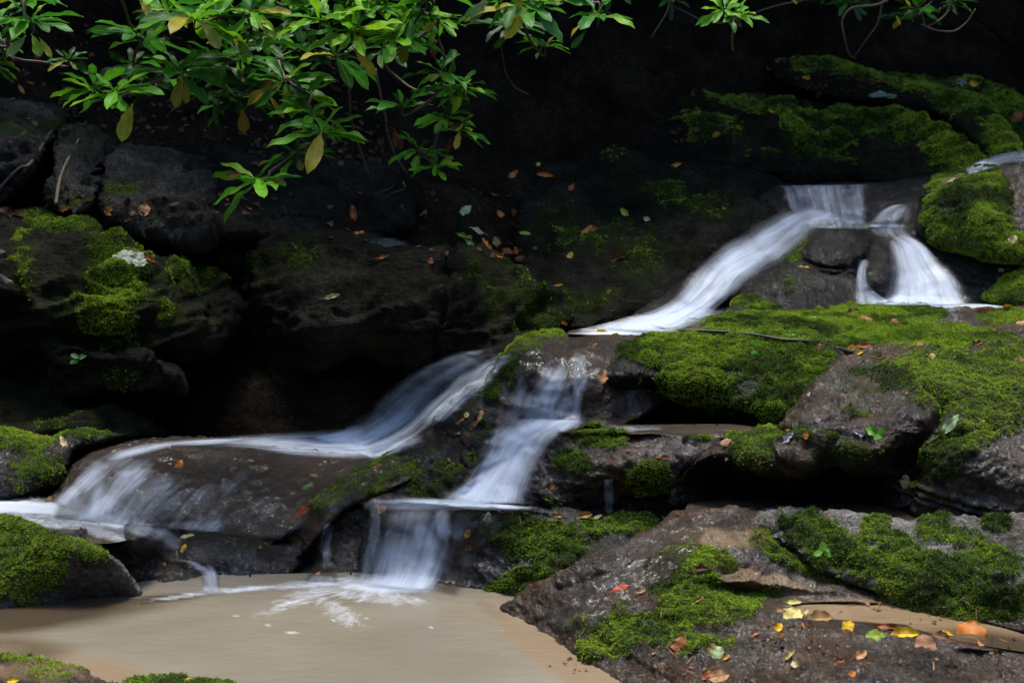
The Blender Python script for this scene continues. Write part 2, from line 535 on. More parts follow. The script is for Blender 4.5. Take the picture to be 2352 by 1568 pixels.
    for c in level:           # (cx, cy, rx, ry, angle, z): a flat spot where water lies
        m = sstep(.15, .75, mask_from([c[:5]], x, y))[:, None]
        dd = rays(x, y)
        PL = dd * ((c[5] - EYE) / dd[:, 2])[:, None]; PL[:, 2] = c[5]
        PL = PL + N * (.003 * fbm(P * 20, 2))[:, None]
        P = P * (1 - m) + PL * m
    sm = mask_from(sand, x, y) if len(sand) else np.zeros(len(x))
    if len(sand): sm = sstep(0.25, 0.7, sm + 0.4 * fbm(P * 10 + so, 3))
    # close the body behind
    n0 = len(P)
    V = [P]; Fq = [q]
    cen = P.mean(0)
    ring_map = np.full(n0, -1); ring_map[bv] = np.arange(len(bv))
    prev = bv
    rad = np.linalg.norm(P[bv] - cen, axis=1).mean()
    K = 3
    for k in range(1, K + 1):
        t = k / K
        back = P[bv].copy()
        vd = back - np.array([0, 0, EYE]); vd[:, 2] *= 0.3
        vd /= np.linalg.norm(vd, axis=1, keepdims=True)
        ring = cen + (back - cen) * (1 - 0.35 * t * t) + vd * thick * t
        ring[:, 2] -= thick * 0.15 * t
        ring = ring + 0.5 * amp * fbm(ring * 5 + so, 3)[:, None] * np.ones(3)
        V.append(ring)
        cur = n0 + (k - 1) * len(bv) + np.arange(len(bv))
        a, b = be[:, 0], be[:, 1]
        pa = prev[ring_map[a]]; pb = prev[ring_map[b]]
        ca = cur[ring_map[a]]; cb = cur[ring_map[b]]
        Fq.append(np.stack([pb, pa, ca, cb], -1))
        prev = cur
    V.append((V[-1].mean(0))[None])
    ci = n0 + K * len(bv)
    tri = np.stack([prev[ring_map[be[:, 1]]], prev[ring_map[be[:, 0]]], np.full(len(be), ci)], -1)
    VV = np.concatenate(V)
    at = np.zeros(len(VV)); at[:n0] = np.maximum(mm, thin)
    as_ = np.zeros(len(VV)); as_[:n0] = sm
    fq = np.concatenate(Fq)
    o = mesh_np(name, VV, [fq, tri], mat, attrs={'moss': at, 'sand': as_})
    register(VV, [fq])
    tag(o, label, cat, group, kind)
    if tuft and len(moss):
        N = normals(P)
        add_tufts(o, P, N, q, mm, tuft, tsize, tcol, mossname)
    return o

def frond_mesh(P, N, tsize, tcol, seed=1, flat=0.6):
    """little pointed fronds standing on surface points P with normals N"""
    r = np.random.RandomState(seed)
    n = len(P)
    V, F, C = [], [], []
    base = np.array([[0.024, 0.046, 0.005], [0.062, 0.125, 0.008], [0.14, 0.26, 0.012], [0.28, 0.40, 0.022], [0.12, 0.09, 0.022]])
    patch = 1.7 * fbm(P * 5.0 + 3, 5, .65)
    for k in range(3):
        t = r.randn(n, 3); t -= (t * N).sum(1, keepdims=True) * N
        t /= np.linalg.norm(t, axis=1, keepdims=True) + 1e-9
        s = tsize * (0.55 + 0.9 * r.rand(n))[:, None]
        d = N * (0.45 + 0.6 * r.rand(n))[:, None] + t * flat * (0.5 + r.rand(n))[:, None]
        d /= np.linalg.norm(d, axis=1, keepdims=True)
        w = np.cross(d, N + 0.3 * r.randn(n, 3)); w /= np.linalg.norm(w, axis=1, keepdims=True) + 1e-9
        b = P + t * tsize * 0.3
        mid = b + d * s * 0.55
        tip = b + d * s + t * s * 0.25
        quad = np.stack([b - N * 0.002, mid + w * s * 0.22, tip, mid - w * s * 0.22], 1)
        V.append(quad.reshape(-1, 3))
        F.append((np.arange(n * 4).reshape(n, 4) + k * n * 4))
        ci = np.clip((r.rand(n) * 2.2 + patch * 3.4 + 1.0 + tcol), 0, 3.99)
        lo = np.floor(ci).astype(int); fr = (ci - lo)[:, None]
        cc = base[lo] * (1 - fr) + base[np.minimum(lo + 1, 3)] * fr
        br = r.rand(n) < 0.10
        cc[br] = base[4]
        C.append(np.repeat(np.c_[cc, np.ones(n)], 4, 0))
    return np.concatenate(V), np.concatenate(F), np.concatenate(C)

def add_tufts(o, P, N, q, mm, dens, tsize, tcol, mname='moss'):
    dens *= 3.0; tsize *= 0.60
    a = P[q[:, 0]]; area = np.linalg.norm(np.cross(P[q[:, 2]] - a, P[q[:, 3]] - P[q[:, 1]]), axis=1) * 0.5
    w = area * mm[q].mean(1) * (mm[q].mean(1) > 0.25)
    # keep to what the lens side can see and a margin
    tot = w.sum()
    n = int(min(dens * tot, 70000))
    if n < 10: return
    r = np.random.RandomState(len(P) % 9973)
    fi = r.choice(len(q), n, p=w / tot)
    u, v = r.rand(n, 1), r.rand(n, 1)
    A, B, Cc, D = (P[q[fi, k]] for k in range(4))
    pos = (A * (1 - u) + D * u) * (1 - v) + (B * (1 - u) + Cc * u) * v
    nn = N[q[fi]].mean(1); nn /= np.linalg.norm(nn, axis=1, keepdims=True) + 1e-9
    nn = nn + np.array([0, 0, 0.5]); nn /= np.linalg.norm(nn, axis=1, keepdims=True)
    V, F, C = frond_mesh(pos, nn, tsize, tcol, n % 1000)
    mesh_np(mname, V, F, M['mossleaf'], parent=o, cols=C, smooth=False)
# ------------------------------------------------------------------ the setting: ground and bank
def ground():
    n = 170
    l = np.linspace(-1, 1, n)
    xs = np.sign(l) * np.abs(l) ** 2.0 * 140
    X, Yy = np.meshgrid(xs, xs + 2.0)
    far = np.hypot(X * 1.0, (Yy - 3.0) * 0.9)
    # unseen valley sides, added all round the stream to block low sky light
    rise = 11.0 * sstep(6.5, 26, far) + 4.0 * sstep(30, 90, far)
    Zz = -0.10 + rise * (1 + .25 * fbm(np.stack([X * .15, Yy * .15, X * 0], -1), 3)) + .25 * sstep(6, 9, far) * fbm(np.stack([X * .8, Yy * .8, X * 0], -1), 3)
    V = np.stack([X.ravel(), Yy.ravel(), Zz.ravel()], -1)
    idx = np.arange(n * n).reshape(n, n)
    q = np.stack([idx[:-1, :-1], idx[:-1, 1:], idx[1:, 1:], idx[1:, :-1]], -1).reshape(-1, 4)
    o = mesh_np('ground', V, q, M['soil'], attrs={'moss': np.zeros(n * n)})
    tag(o, 'dark forest floor round the stream with unseen sides raised to block low sky', 'ground', kind='structure')
ground()

# steep dark bank behind the stream, one relief sheet; its unseen top is carried up to block sky light
bank_ctrl = []
for (x, ys) in {-900: [(-1800, 10.5), (-700, 9), (0, 8.0), (250, 7.1), (500, 6.6), (750, 6.3), (1150, 6.0)],
                0: [(-1800, 12), (-700, 10), (0, 8.4), (250, 7.3), (500, 6.7), (750, 6.4), (1000, 6.1), (1150, 6.0)],
                600: [(-1800, 13), (-700, 11), (0, 9.2), (280, 7.8), (500, 7.0), (750, 6.7), (1000, 6.0), (1150, 5.9)],
                1200: [(-1800, 14), (-700, 12), (0, 10.4), (300, 8.6), (500, 7.7), (700, 6.9), (850, 6.3), (1150, 6.1)],
                1800: [(-1800, 15), (-700, 13), (0, 11.2), (250, 9.4), (450, 8.2), (650, 7.3), (900, 6.9), (1150, 6.8)],
                2400: [(-1800, 16), (-700, 13.5), (0, 12), (250, 10.2), (380, 9.2), (650, 7.8), (1150, 7.4)],
                3300: [(-1800, 16), (-700, 13.5), (0, 12), (300, 9.4), (650, 8), (1150, 7.4)]}.items():
    for (y, Yv) in ys: bank_ctrl.append((x, y, Yv))
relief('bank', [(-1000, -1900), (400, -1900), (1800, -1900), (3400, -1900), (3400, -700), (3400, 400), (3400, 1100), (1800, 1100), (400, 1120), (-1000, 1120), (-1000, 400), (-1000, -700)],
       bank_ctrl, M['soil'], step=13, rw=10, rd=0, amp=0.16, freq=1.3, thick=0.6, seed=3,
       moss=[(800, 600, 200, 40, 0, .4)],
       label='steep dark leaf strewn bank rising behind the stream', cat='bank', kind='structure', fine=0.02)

# ------------------------------------------------------------------ boulders and ledges, far to near
B = 'boulders of the far bank'
G = 'stream ledge rocks'
# right hand mossy strata, upper right
relief('boulder', [(2180, 60), (2260, 35), (2450, 30), (2480, 120), (2380, 140), (2260, 130), (2190, 105)], [(2180, 80, 10.6), (2450, 40, 10.8), (2450, 130, 10.3), (2250, 120, 10.3)],
       M['bank'], step=7, rw=40, rd=.5, amp=.05, moss=[(2330, 80, 140, 50)], seed=1, tuft=2500, tsize=.02, label='mossy boulder in the dark top right corner', group=B)
relief('boulder', [(2000, 125), (2080, 112), (2180, 125), (2240, 150), (2200, 165), (2090, 155), (2000, 145)], [(2000, 130, 10.2), (2240, 150, 10.0), (2100, 160, 9.9)],
       M['bankgrey'], step=6, rw=16, rd=.3, amp=.03, seed=2, moss=[(2080, 150, 90, 15, 0, .6)], label='flat grey slab with pale lichen lying on the upper bank', group=B)
relief('boulder', [(2300, 130), (2370, 120), (2500, 130), (2500, 330), (2420, 320), (2330, 270), (2290, 190)], [(2300, 150, 9.8), (2500, 140, 9.6), (2480, 320, 9.0), (2330, 260, 9.2)],
       M['bank'], step=8, rw=50, rd=.5, amp=.06, seed=5, moss=[(2420, 150, 60, 20, 0, .6)], label='dark rounded boulder at the right edge above the mossy strata', group=B)
relief('rock_slab', [(1980, 160), (2060, 152), (2200, 158), (2290, 195), (2400, 250), (2500, 330), (2480, 420), (2350, 370), (2260, 300), (2120, 235), (2000, 205)],
       [(2000, 170, 9.6), (2180, 165, 9.6), (2300, 210, 9.2), (2450, 320, 8.7), (2150, 230, 9.2), (2330, 340, 8.7), (2450, 400, 8.5)],
       M['bank'], step=6, rw=30, rd=.35, amp=.05, ridge=.04, seed=6, moss=[(2130, 178, 130, 32, -8), (2330, 270, 110, 40, -35), (2400, 330, 70, 50, -30)],
       tuft=5000, tsize=.018, label='mossy tilted slab with a pale lichen blotch on its top edge', cat='rock', group='tilted strata of the right bank')
relief('rock_slab', [(1760, 140), (1850, 132), (1960, 150), (2060, 190), (2180, 198), (2260, 225), (2310, 290), (2345, 345), (2300, 372), (2240, 345), (2160, 280), (2050, 250), (1900, 232), (1780, 190)],
       [(1780, 150, 9.4), (1950, 165, 9.2), (2180, 215, 8.9), (2310, 310, 8.4), (1820, 200, 9.0), (2050, 240, 8.7), (2170, 275, 8.6), (2280, 350, 8.2)],
       M['bank'], step=6, rw=26, rd=.35, amp=.04, ridge=.05, seed=7, moss=[(1930, 165, 120, 18, -12), (2070, 200, 90, 18, -8), (2180, 225, 110, 26, -20), (2200, 250, 60, 25, -30), (2300, 320, 50, 50, -45)],
       tuft=5000, tsize=.018, label='long mossy stratum ending in a hanging fringe of moss', cat='rock', group='tilted strata of the right bank')
relief('rock_slab', [(1480, 200), (1650, 190), (1800, 225), (1950, 240), (2080, 262), (2170, 310), (2230, 350), (2262, 392), (2200, 425), (2050, 440), (1850, 430), (1700, 420), (1540, 390), (1440, 300)],
       [(1500, 215, 9.2), (1750, 230, 9.0), (2050, 270, 8.6), (2220, 360, 8.1), (2000, 420, 7.9), (1800, 420, 8.0), (1550, 380, 8.4), (1800, 320, 8.4)],
       M['bank'], step=7, rw=45, rd=.5, amp=.07, ridge=.09, seed=8, moss=[(2190, 370, 70, 50, -20, 1.0), (1760, 250, 200, 16, -8, .75), (2050, 290, 140, 40, -20, .75), (1900, 330, 150, 50, -30, .5), (1640, 300, 120, 40, -20, .45)],
       tuft=4500, tsize=.018, label='broad dark humped stratum above the top curtain of water', cat='rock', group='tilted strata of the right bank')
relief('rock_slab', [(1330, 330), (1500, 350), (1700, 395), (1810, 430), (1830, 500), (1790, 540), (1700, 560), (1600, 640), (1500, 730), (1300, 770), (1200, 700), (1180, 500), (1240, 380)],
       [(1350, 350, 8.4), (1600, 380, 8.0), (1800, 440, 7.7), (1790, 520, 7.45), (1650, 590, 6.9), (1500, 720, 6.4), (1300, 760, 6.3), (1250, 500, 7.6), (1450, 520, 7.5)],
       M['bank'], step=7, rw=40, rd=.3, amp=.09, ridge=.06, seed=9, moss=[(1400, 560, 160, 60, -20, .5), (1350, 690, 100, 30, 0, .5), (1560, 450, 160, 40, -20, .45)],
       tuft=1500, tsize=.014, label='dark sloping slab left of the diagonal upper fall', cat='rock', group='tilted strata of the right bank')

# upper left grey boulders
relief('boulder', [(-120, 240), (0, 236), (90, 248), (150, 262), (135, 300), (90, 360), (55, 420), (10, 470), (-120, 490)],
       [(-100, 250, 7.0), (120, 265, 7.1), (40, 350, 6.5), (-80, 450, 6.3), (20, 450, 6.45)], M['bankgrey'], step=5, rw=9, rd=.10, amp=.12, ridge=.04, fine=.012, seed=11, moss=[(60, 300, 90, 30, 0, .42)],
       label='pale grey leaning boulder at the left edge under the evergreen', group=B, cracks=[(0, 380, 110, 330, 8, .03)])
relief('boulder', [(140, 300), (180, 285), (230, 300), (255, 345), (240, 400), (222, 470), (190, 490), (130, 485), (105, 440), (125, 370)],
       [(160, 300, 6.9), (240, 340, 6.8), (180, 400, 6.4), (130, 470, 6.3), (210, 470, 6.35)], M['bankgrey'], step=5, rw=8, rd=.10, amp=.12, ridge=.04, fine=.012, seed=12, moss=[(190, 330, 50, 30, 0, .45), (190, 460, 40, 20, 0, .6)], tuft=1500, tsize=.011,
       label='narrow grey boulder leaning right beside a dark cleft', group=B)
relief('boulder', [(262, 350), (310, 335), (400, 345), (470, 380), (500, 450), (490, 560), (400, 560), (300, 520), (245, 490), (240, 410)],
       [(280, 350, 6.8), (420, 360, 6.9), (350, 430, 6.4), (270, 490, 6.2), (460, 540, 6.3)], M['bankgrey'], step=5, rw=9, rd=.10, amp=.12, ridge=.05, fine=.012, seed=13,
       moss=[(290, 440, 40, 30, 0, .7)], tuft=2500, tsize=.012, label='dark grey boulder with a small moss patch below the big hanging yellow leaf', group=B)
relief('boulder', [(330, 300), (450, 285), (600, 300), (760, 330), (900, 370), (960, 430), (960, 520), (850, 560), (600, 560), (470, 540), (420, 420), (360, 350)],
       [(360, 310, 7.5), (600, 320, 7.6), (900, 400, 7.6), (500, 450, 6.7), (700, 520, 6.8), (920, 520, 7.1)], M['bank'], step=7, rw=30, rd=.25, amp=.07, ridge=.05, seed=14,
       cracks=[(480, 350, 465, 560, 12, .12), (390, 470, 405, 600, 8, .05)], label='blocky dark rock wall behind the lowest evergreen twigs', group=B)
# big rocks of the left bank
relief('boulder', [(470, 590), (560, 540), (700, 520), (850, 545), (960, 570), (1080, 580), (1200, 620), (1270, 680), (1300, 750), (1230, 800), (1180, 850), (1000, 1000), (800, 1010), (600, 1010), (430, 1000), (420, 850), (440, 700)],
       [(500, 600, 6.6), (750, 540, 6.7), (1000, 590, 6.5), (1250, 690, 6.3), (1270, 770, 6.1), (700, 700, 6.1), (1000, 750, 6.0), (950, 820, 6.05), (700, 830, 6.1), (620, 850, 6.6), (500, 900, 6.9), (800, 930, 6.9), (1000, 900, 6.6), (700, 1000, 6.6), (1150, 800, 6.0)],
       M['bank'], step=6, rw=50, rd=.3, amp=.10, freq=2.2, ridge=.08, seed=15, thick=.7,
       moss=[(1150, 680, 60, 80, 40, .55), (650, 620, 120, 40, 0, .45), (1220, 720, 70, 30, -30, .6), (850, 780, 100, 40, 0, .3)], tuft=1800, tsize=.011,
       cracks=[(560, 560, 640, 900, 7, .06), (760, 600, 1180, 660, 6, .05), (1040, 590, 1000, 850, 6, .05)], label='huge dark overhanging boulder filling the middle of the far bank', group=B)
relief('boulder', [(-140, 480), (0, 484), (100, 488), (200, 505), (270, 545), (350, 590), (430, 600), (520, 640), (560, 720), (520, 790), (440, 830), (360, 830), (250, 850), (150, 860), (60, 830), (-140, 820)],
       [(-120, 500, 6.15), (60, 500, 6.25), (220, 540, 6.1), (420, 620, 6.2), (530, 720, 6.25), (300, 640, 5.75), (100, 650, 5.65), (250, 740, 5.6), (380, 740, 5.75), (200, 830, 5.75), (-100, 700, 5.6), (-100, 810, 5.75)],
       M['bank'], step=5, rw=36, rd=.25, amp=.07, freq=2.6, ridge=.06, seed=16, thick=.6,
       moss=[(140, 515, 90, 28, -8, .9), (270, 640, 75, 75, 0, .85), (220, 720, 120, 50, -20, .66), (60, 620, 30, 90, 10, .5), (380, 720, 70, 30, -20, .6), (420, 640, 80, 40, 0, .45), (260, 800, 120, 30, 0, .45)],
       tuft=9000, tsize=.011, tcol=-.3, label='big mossy boulder on the left bank with a pale lichen crust', group=B)
relief('boulder', [(-60, 800), (60, 780), (180, 790), (240, 808), (330, 808), (400, 850), (430, 900), (300, 885), (230, 870), (175, 905), (110, 925), (-60, 940)],
       [(60, 800, 5.7), (200, 825, 5.55), (340, 835, 5.62), (240, 860, 5.62), (100, 900, 5.75), (-50, 900, 5.8)], M['bank'], step=5, rw=14, rd=.12, amp=.09, freq=5, ridge=.06, fine=.014, seed=17,
       moss=[(270, 850, 50, 20, 0, .9)], tuft=5000, tsize=.011, label='broken rock lip jutting under the big mossy boulder', group=B)
relief('boulder', [(-140, 860), (-20, 850), (80, 870), (180, 900), (300, 945), (380, 990), (360, 1015), (200, 1020), (60, 1010), (-140, 1010)],
       [(-120, 870, 5.8), (60, 890, 5.7), (250, 950, 5.6), (330, 1000, 5.6), (0, 1000, 5.35)], M['bank'], step=6, rw=26, rd=.2, amp=.06, seed=18, ridge=.04,
       moss=[(100, 960, 150, 40, 0, .35)], tuft=1500, tsize=.011, label='low dark rock sloping to the water at the left edge', group=B)
relief('boulder', [(-140, 990), (0, 988), (90, 1005), (160, 990), (240, 985), (290, 1000), (240, 1020), (170, 1040), (155, 1090), (135, 1120), (60, 1145), (-140, 1150)],
       [(-120, 1000, 5.3), (90, 1010, 5.25), (250, 1000, 5.4), (100, 1080, 5.0), (-100, 1140, 4.95), (120, 1120, 5.05), (-100, 1060, 4.95)], M['wet'], step=5, rw=22, rd=.15, amp=.04, seed=19, thick=.4,
       moss=[(20, 1010, 110, 30, 0, 1.0), (190, 995, 70, 16, 5, 1.0), (60, 1080, 70, 40, 0, .45)], tuft=9000, tsize=.010, tcol=-.2,
       label='moss topped rock at the left edge beside the foaming channel', group=G)

# rocks round the upper falls
relief('fall_ledge', [(1680, 415), (1800, 425), (1980, 420), (2100, 410), (2200, 415), (2200, 480), (2150, 560), (2000, 600), (1850, 640), (1700, 680), (1500, 780), (1380, 790), (1450, 730), (1600, 620), (1720, 520)],
       [(1700, 430, 7.9), (1820, 428, 7.6), (1980, 430, 7.55), (2150, 430, 7.6), (1820, 510, 7.35), (1970, 515, 7.35), (2100, 520, 7.2), (1740, 570, 6.95), (1650, 640, 6.5), (1560, 700, 6.2), (1420, 770, 5.75), (2100, 600, 7.0), (1850, 620, 6.8)],
       M['black'], step=6, rw=20, rd=.1, amp=.06, seed=21, ridge=.03, label='dark wet ledge under the top curtain of water', cat='rock', group=G)
relief('boulder', [(2110, 470), (2130, 420), (2200, 392), (2300, 385), (2480, 380), (2500, 620), (2380, 620), (2280, 600), (2200, 580), (2150, 570), (2110, 540)],
       [(2130, 440, 7.0), (2300, 395, 7.1), (2450, 400, 7.0), (2250, 500, 6.65), (2450, 600, 6.5), (2180, 580, 6.7), (2120, 520, 6.9)], M['wet'], step=5, rw=36, rd=.25, amp=.06, seed=22,
       moss=[(2215, 440, 95, 60, 0, 1.0), (2240, 540, 75, 70, -30, 1.0), (2200, 500, 80, 60, 0, .7), (2330, 580, 60, 40, 0, 1.1)], tuft=12000, tsize=.011,
       label='tall mossy boulder right of the upper falls with a bare grey flank', group=G)
relief('boulder', [(2300, 415), (2340, 395), (2500, 380), (2500, 560), (2360, 560), (2320, 520)], [(2320, 430, 6.9), (2480, 400, 6.8), (2340, 540, 6.6), (2480, 540, 6.5)],
       M['slope'], step=6, rw=30, rd=.2, amp=.05, ridge=.05, seed=23, label='bare fissured grey brown rock at the right edge beside the tall mossy boulder', group=G)
relief('boulder', [(2000, 560), (2060, 555), (2140, 530), (2220, 520), (2290, 560), (2380, 605), (2450, 640), (2450, 710), (2300, 712), (2180, 712), (2030, 712), (1960, 710), (1965, 620)],
       [(2040, 570, 6.9), (2030, 700, 6.52), (1975, 640, 6.6), (2100, 570, 6.95), (2220, 535, 6.85), (2380, 620, 6.6), (2420, 700, 6.45), (2200, 690, 6.55), (2150, 600, 6.8)], M['black'], step=5, rw=20, rd=.12, amp=.05, seed=24,
       label='wet black rock that the right hand fall slides over', group=G)
relief('boulder', [(2255, 690), (2290, 650), (2320, 625), (2400, 610), (2480, 610), (2480, 705), (2380, 708)], [(2270, 695, 6.45), (2330, 640, 6.5), (2470, 620, 6.4), (2450, 700, 6.2)],
       M['wet'], step=5, rw=20, rd=.1, amp=.02, seed=25, moss=[(2370, 660, 110, 50, 0, 1.4)], tuft=14000, tsize=.010, tcol=.5,
       label='bright green mossed shoulder at the right edge above the upper pool', group=G)
relief('boulder', [(1965, 620), (1985, 590), (2015, 575), (2045, 585), (2065, 615), (2060, 650), (2040, 685), (2000, 690), (1970, 665)],
       [(1975, 620, 6.6), (2020, 580, 6.65), (2060, 620, 6.6), (2010, 640, 6.42), (2010, 685, 6.45)], M['black'], step=4, rw=26, rd=.2, amp=.03, seed=26, thick=.25,
       label='small rounded black boulder splitting the right hand fall', group=G)
relief('boulder', [(1800, 590), (1835, 555), (1858, 515), (1900, 507), (1950, 522), (2000, 550), (2010, 590), (1990, 640), (1960, 690), (1850, 710), (1800, 660)],
       [(1830, 570, 6.75), (1900, 515, 6.9), (1990, 555, 6.8), (1900, 590, 6.42), (1960, 680, 6.5), (1830, 680, 6.5)], M['black'], step=4, rw=44, rd=.40, amp=.05, fine=.012, seed=27,
       moss=[(1830, 570, 25, 45, -30, .8)], tuft=8000, tsize=.010, tcol=-.4, label='tall wet black boulder between the two upper falls', group=G)
relief('boulder', [(1640, 740), (1690, 690), (1720, 640), (1790, 610), (1850, 595), (1930, 610), (1980, 660), (1975, 710), (1880, 730), (1700, 745)],
       [(1660, 735, 6.1), (1720, 650, 6.4), (1850, 600, 6.55), (1960, 660, 6.4), (1800, 670, 6.2), (1800, 730, 6.05), (1930, 715, 6.1)], M['black'], step=4, rw=24, rd=.15, amp=.06, freq=4, seed=28,
       moss=[(1740, 710, 46, 16, 0, 1.0), (1800, 665, 34, 26, 30, .6), (1850, 640, 40, 16, 0, .45)], tuft=10000, tsize=.010, tcol=-.3,
       label='lumpy black rock with moss cushions at the foot of the diagonal fall', group=G)

# the flat topped main ledge
relief('ledge', [(1480, 765), (1600, 742), (1700, 722), (1860, 712), (1920, 690), (2000, 698), (2100, 706), (2300, 706), (2520, 705), (2520, 850), (2200, 840), (1960, 840), (1930, 825), (1880, 800), (1760, 784), (1600, 778), (1480, 782)],
       [Z(1500, 775, .71), Z(1700, 728, .73), Z(1950, 705, .73), Z(2200, 712, .72), Z(2500, 712, .72), Z(1600, 775, .70), Z(1850, 795, .68), Z(2200, 800, .68), Z(2500, 840, .66), Z(1980, 835, .655), Z(2300, 910, .62)],
       M['slope'], step=5, rw=8, rd=.05, amp=.035, seed=31, thick=.5,
       moss=[(1700, 742, 150, 24, -2, 1.5), (1900, 742, 120, 22, 0, 1.3), (1935, 706, 50, 14, 0, 1.3), (2060, 722, 90, 20, 0, 1.3), (1900, 770, 200, 18, -3, 1.0), (2080, 765, 200, 18, 0, 1.1), (2150, 800, 240, 26, -5, 1.2), (2310, 730, 60, 14, 0, 1.2), (2300, 840, 120, 50, -20, .9), (2020, 790, 60, 12, 0, .5)],
       tuft=16000, tsize=.010, tcol=.2, label='broad flat ledge top carpeted with bright moss beside the upper pool', cat='rock', group=G)
relief('ledge', [(1780, 985), (1850, 900), (1900, 850), (1950, 812), (2050, 790), (2200, 790), (2520, 810), (2520, 1210), (2300, 1200), (2150, 1190), (2000, 1180), (1850, 1175), (1660, 1168), (1545, 1165), (1535, 1110), (1590, 1050), (1680, 1005)],
       [Z(1950, 815, .68), Z(2200, 800, .69), Z(2500, 830, .69), Z(2150, 900, .63), Z(1880, 930, .60), (1750, 1000, 4.56), (1650, 1048, 4.38), (1850, 1040, 4.26), (1950, 1052, 4.24), (2050, 1035, 4.20), (2350, 1000, 4.28), (2350, 1100, 4.14),
        (2450, 1050, 4.2), (2080, 1100, 4.34), (2080, 1165, 4.30), (1750, 1052, 4.30), (1850, 1064, 4.22), (1750, 1068, 4.28), (1960, 1070, 4.20), (1850, 1000, 4.30), (1960, 975, 4.34), (1750, 1098, 4.58), (1650, 1105, 4.62), (1900, 1102, 4.56), (1900, 1150, 4.62), (1700, 1150, 4.64), (1990, 1110, 4.46), (2300, 1185, 4.14), (2150, 1060, 4.22), (1570, 1080, 4.44), (1560, 1150, 4.46), (2180, 1185, 4.20), (2075, 1045, 4.40)],
       M['slope'], step=4, rw=22, rd=.12, amp=.05, freq=3.2, seed=32, thick=.5, fine=.009,
       moss=[(1730, 1020, 60, 40, 20, 1.25), (2230, 990, 130, 50, 35, .85), (2200, 880, 220, 60, 0, .95), (2020, 880, 110, 50, 0, .55), (1850, 1005, 100, 20, 0, .75), (1950, 1045, 90, 26, 0, .8), (2320, 880, 140, 70, 0, 1.05), (2160, 1060, 70, 50, 30, .7), (2300, 940, 120, 30, 20, .95), (1970, 950, 60, 20, 0, .5), (2200, 1140, 120, 20, 0, .4)],
       tuft=9000, tsize=.009, tcol=-.1, cracks=[(2170, 930, 2085, 1060, 9, .045), (2085, 1060, 2082, 1165, 12, .04), (1790, 990, 2000, 1003, 4, .02), (2060, 850, 2180, 935, 5, .02), (2180, 1000, 2352, 975, 5, .02)], label='great sloping slab of wet brown rock with a dark cave under its lip', cat='rock', group=G)
# central ledge with the lip
relief('ledge', [(1110, 930), (1125, 880), (1150, 830), (1190, 787), (1250, 764), (1320, 762), (1370, 757), (1470, 760), (1640, 745), (1640, 830), (1480, 960), (1360, 1010), (1250, 1015), (1150, 1070), (1070, 1080), (1060, 1000)],
       [Z(1200, 790, .70), Z(1320, 765, .71), Z(1480, 764, .72), Z(1620, 752, .72), (1240, 830, 4.98), (1140, 860, 5.0), (1350, 800, 5.1), (1350, 850, 4.95), (1240, 900, 4.88), (1330, 950, 4.86), (1150, 950, 4.88), (1100, 1010, 4.82), (1180, 1060, 4.78), (1260, 1000, 4.82), (1440, 900, 4.95)],
       M['brown'], level=[(1440, 762, 130, 9, 0, .708)], step=4, rw=14, rd=.08, amp=.03, seed=33, thick=.4,
       moss=[(1190, 820, 50, 55, 35, 1.05), (1240, 775, 60, 12, 10, 1.0), (1130, 880, 22, 40, 15, .9)], tuft=14000, tsize=.009, tcol=0,
       label='dark brown lip rock in the centre with a moss crest on its left shoulder', cat='rock', group=G)
relief('boulder', [(1345, 905), (1370, 850), (1410, 808), (1470, 778), (1560, 762), (1700, 762), (1820, 775), (1900, 792), (1945, 822), (1925, 860), (1880, 900), (1830, 945), (1780, 985), (1700, 1000), (1560, 1000), (1420, 990), (1340, 965)],
       [(1400, 830, 4.98), (1500, 785, 5.10), (1700, 775, 5.15), (1900, 805, 5.0), (1420, 870, 4.86), (1600, 860, 4.88), (1800, 870, 4.84), (1560, 905, 4.88), (1700, 930, 4.80), (1790, 950, 4.70), (1450, 925, 5.1), (1540, 950, 5.2), (1680, 975, 5.0), (1380, 950, 5.15), (1770, 985, 4.72), (1600, 985, 5.15)],
       M['black'], step=4, rw=24, rd=.14, amp=.03, seed=34, thick=.4,
       moss=[(1560, 800, 130, 45, 0, 1.3), (1750, 815, 150, 50, -5, 1.3), (1700, 900, 190, 60, -8, .66), (1800, 920, 70, 70, 55, 1.0), (1560, 860, 120, 30, 0, .6), (1850, 860, 80, 40, 30, .9)],
       tuft=15000, tsize=.010, tcol=.1, label='big moss covered boulder in the middle with a black undercut', group=G)
relief('boulder', [(980, 1175), (1040, 1110), (1090, 1040), (1130, 960), (1200, 930), (1300, 930), (1370, 950), (1370, 1000), (1300, 1060), (1260, 1180)],
       [(1200, 950, 4.93), (1330, 960, 4.92), (1120, 1050, 4.82), (1280, 1020, 4.80), (1180, 1100, 4.70), (1240, 1150, 4.62), (1040, 1150, 4.68)],
       M['black'], step=4, rw=12, rd=.06, amp=.03, seed=50, thick=.3, label='wet rock chute behind the middle fall', group=G)
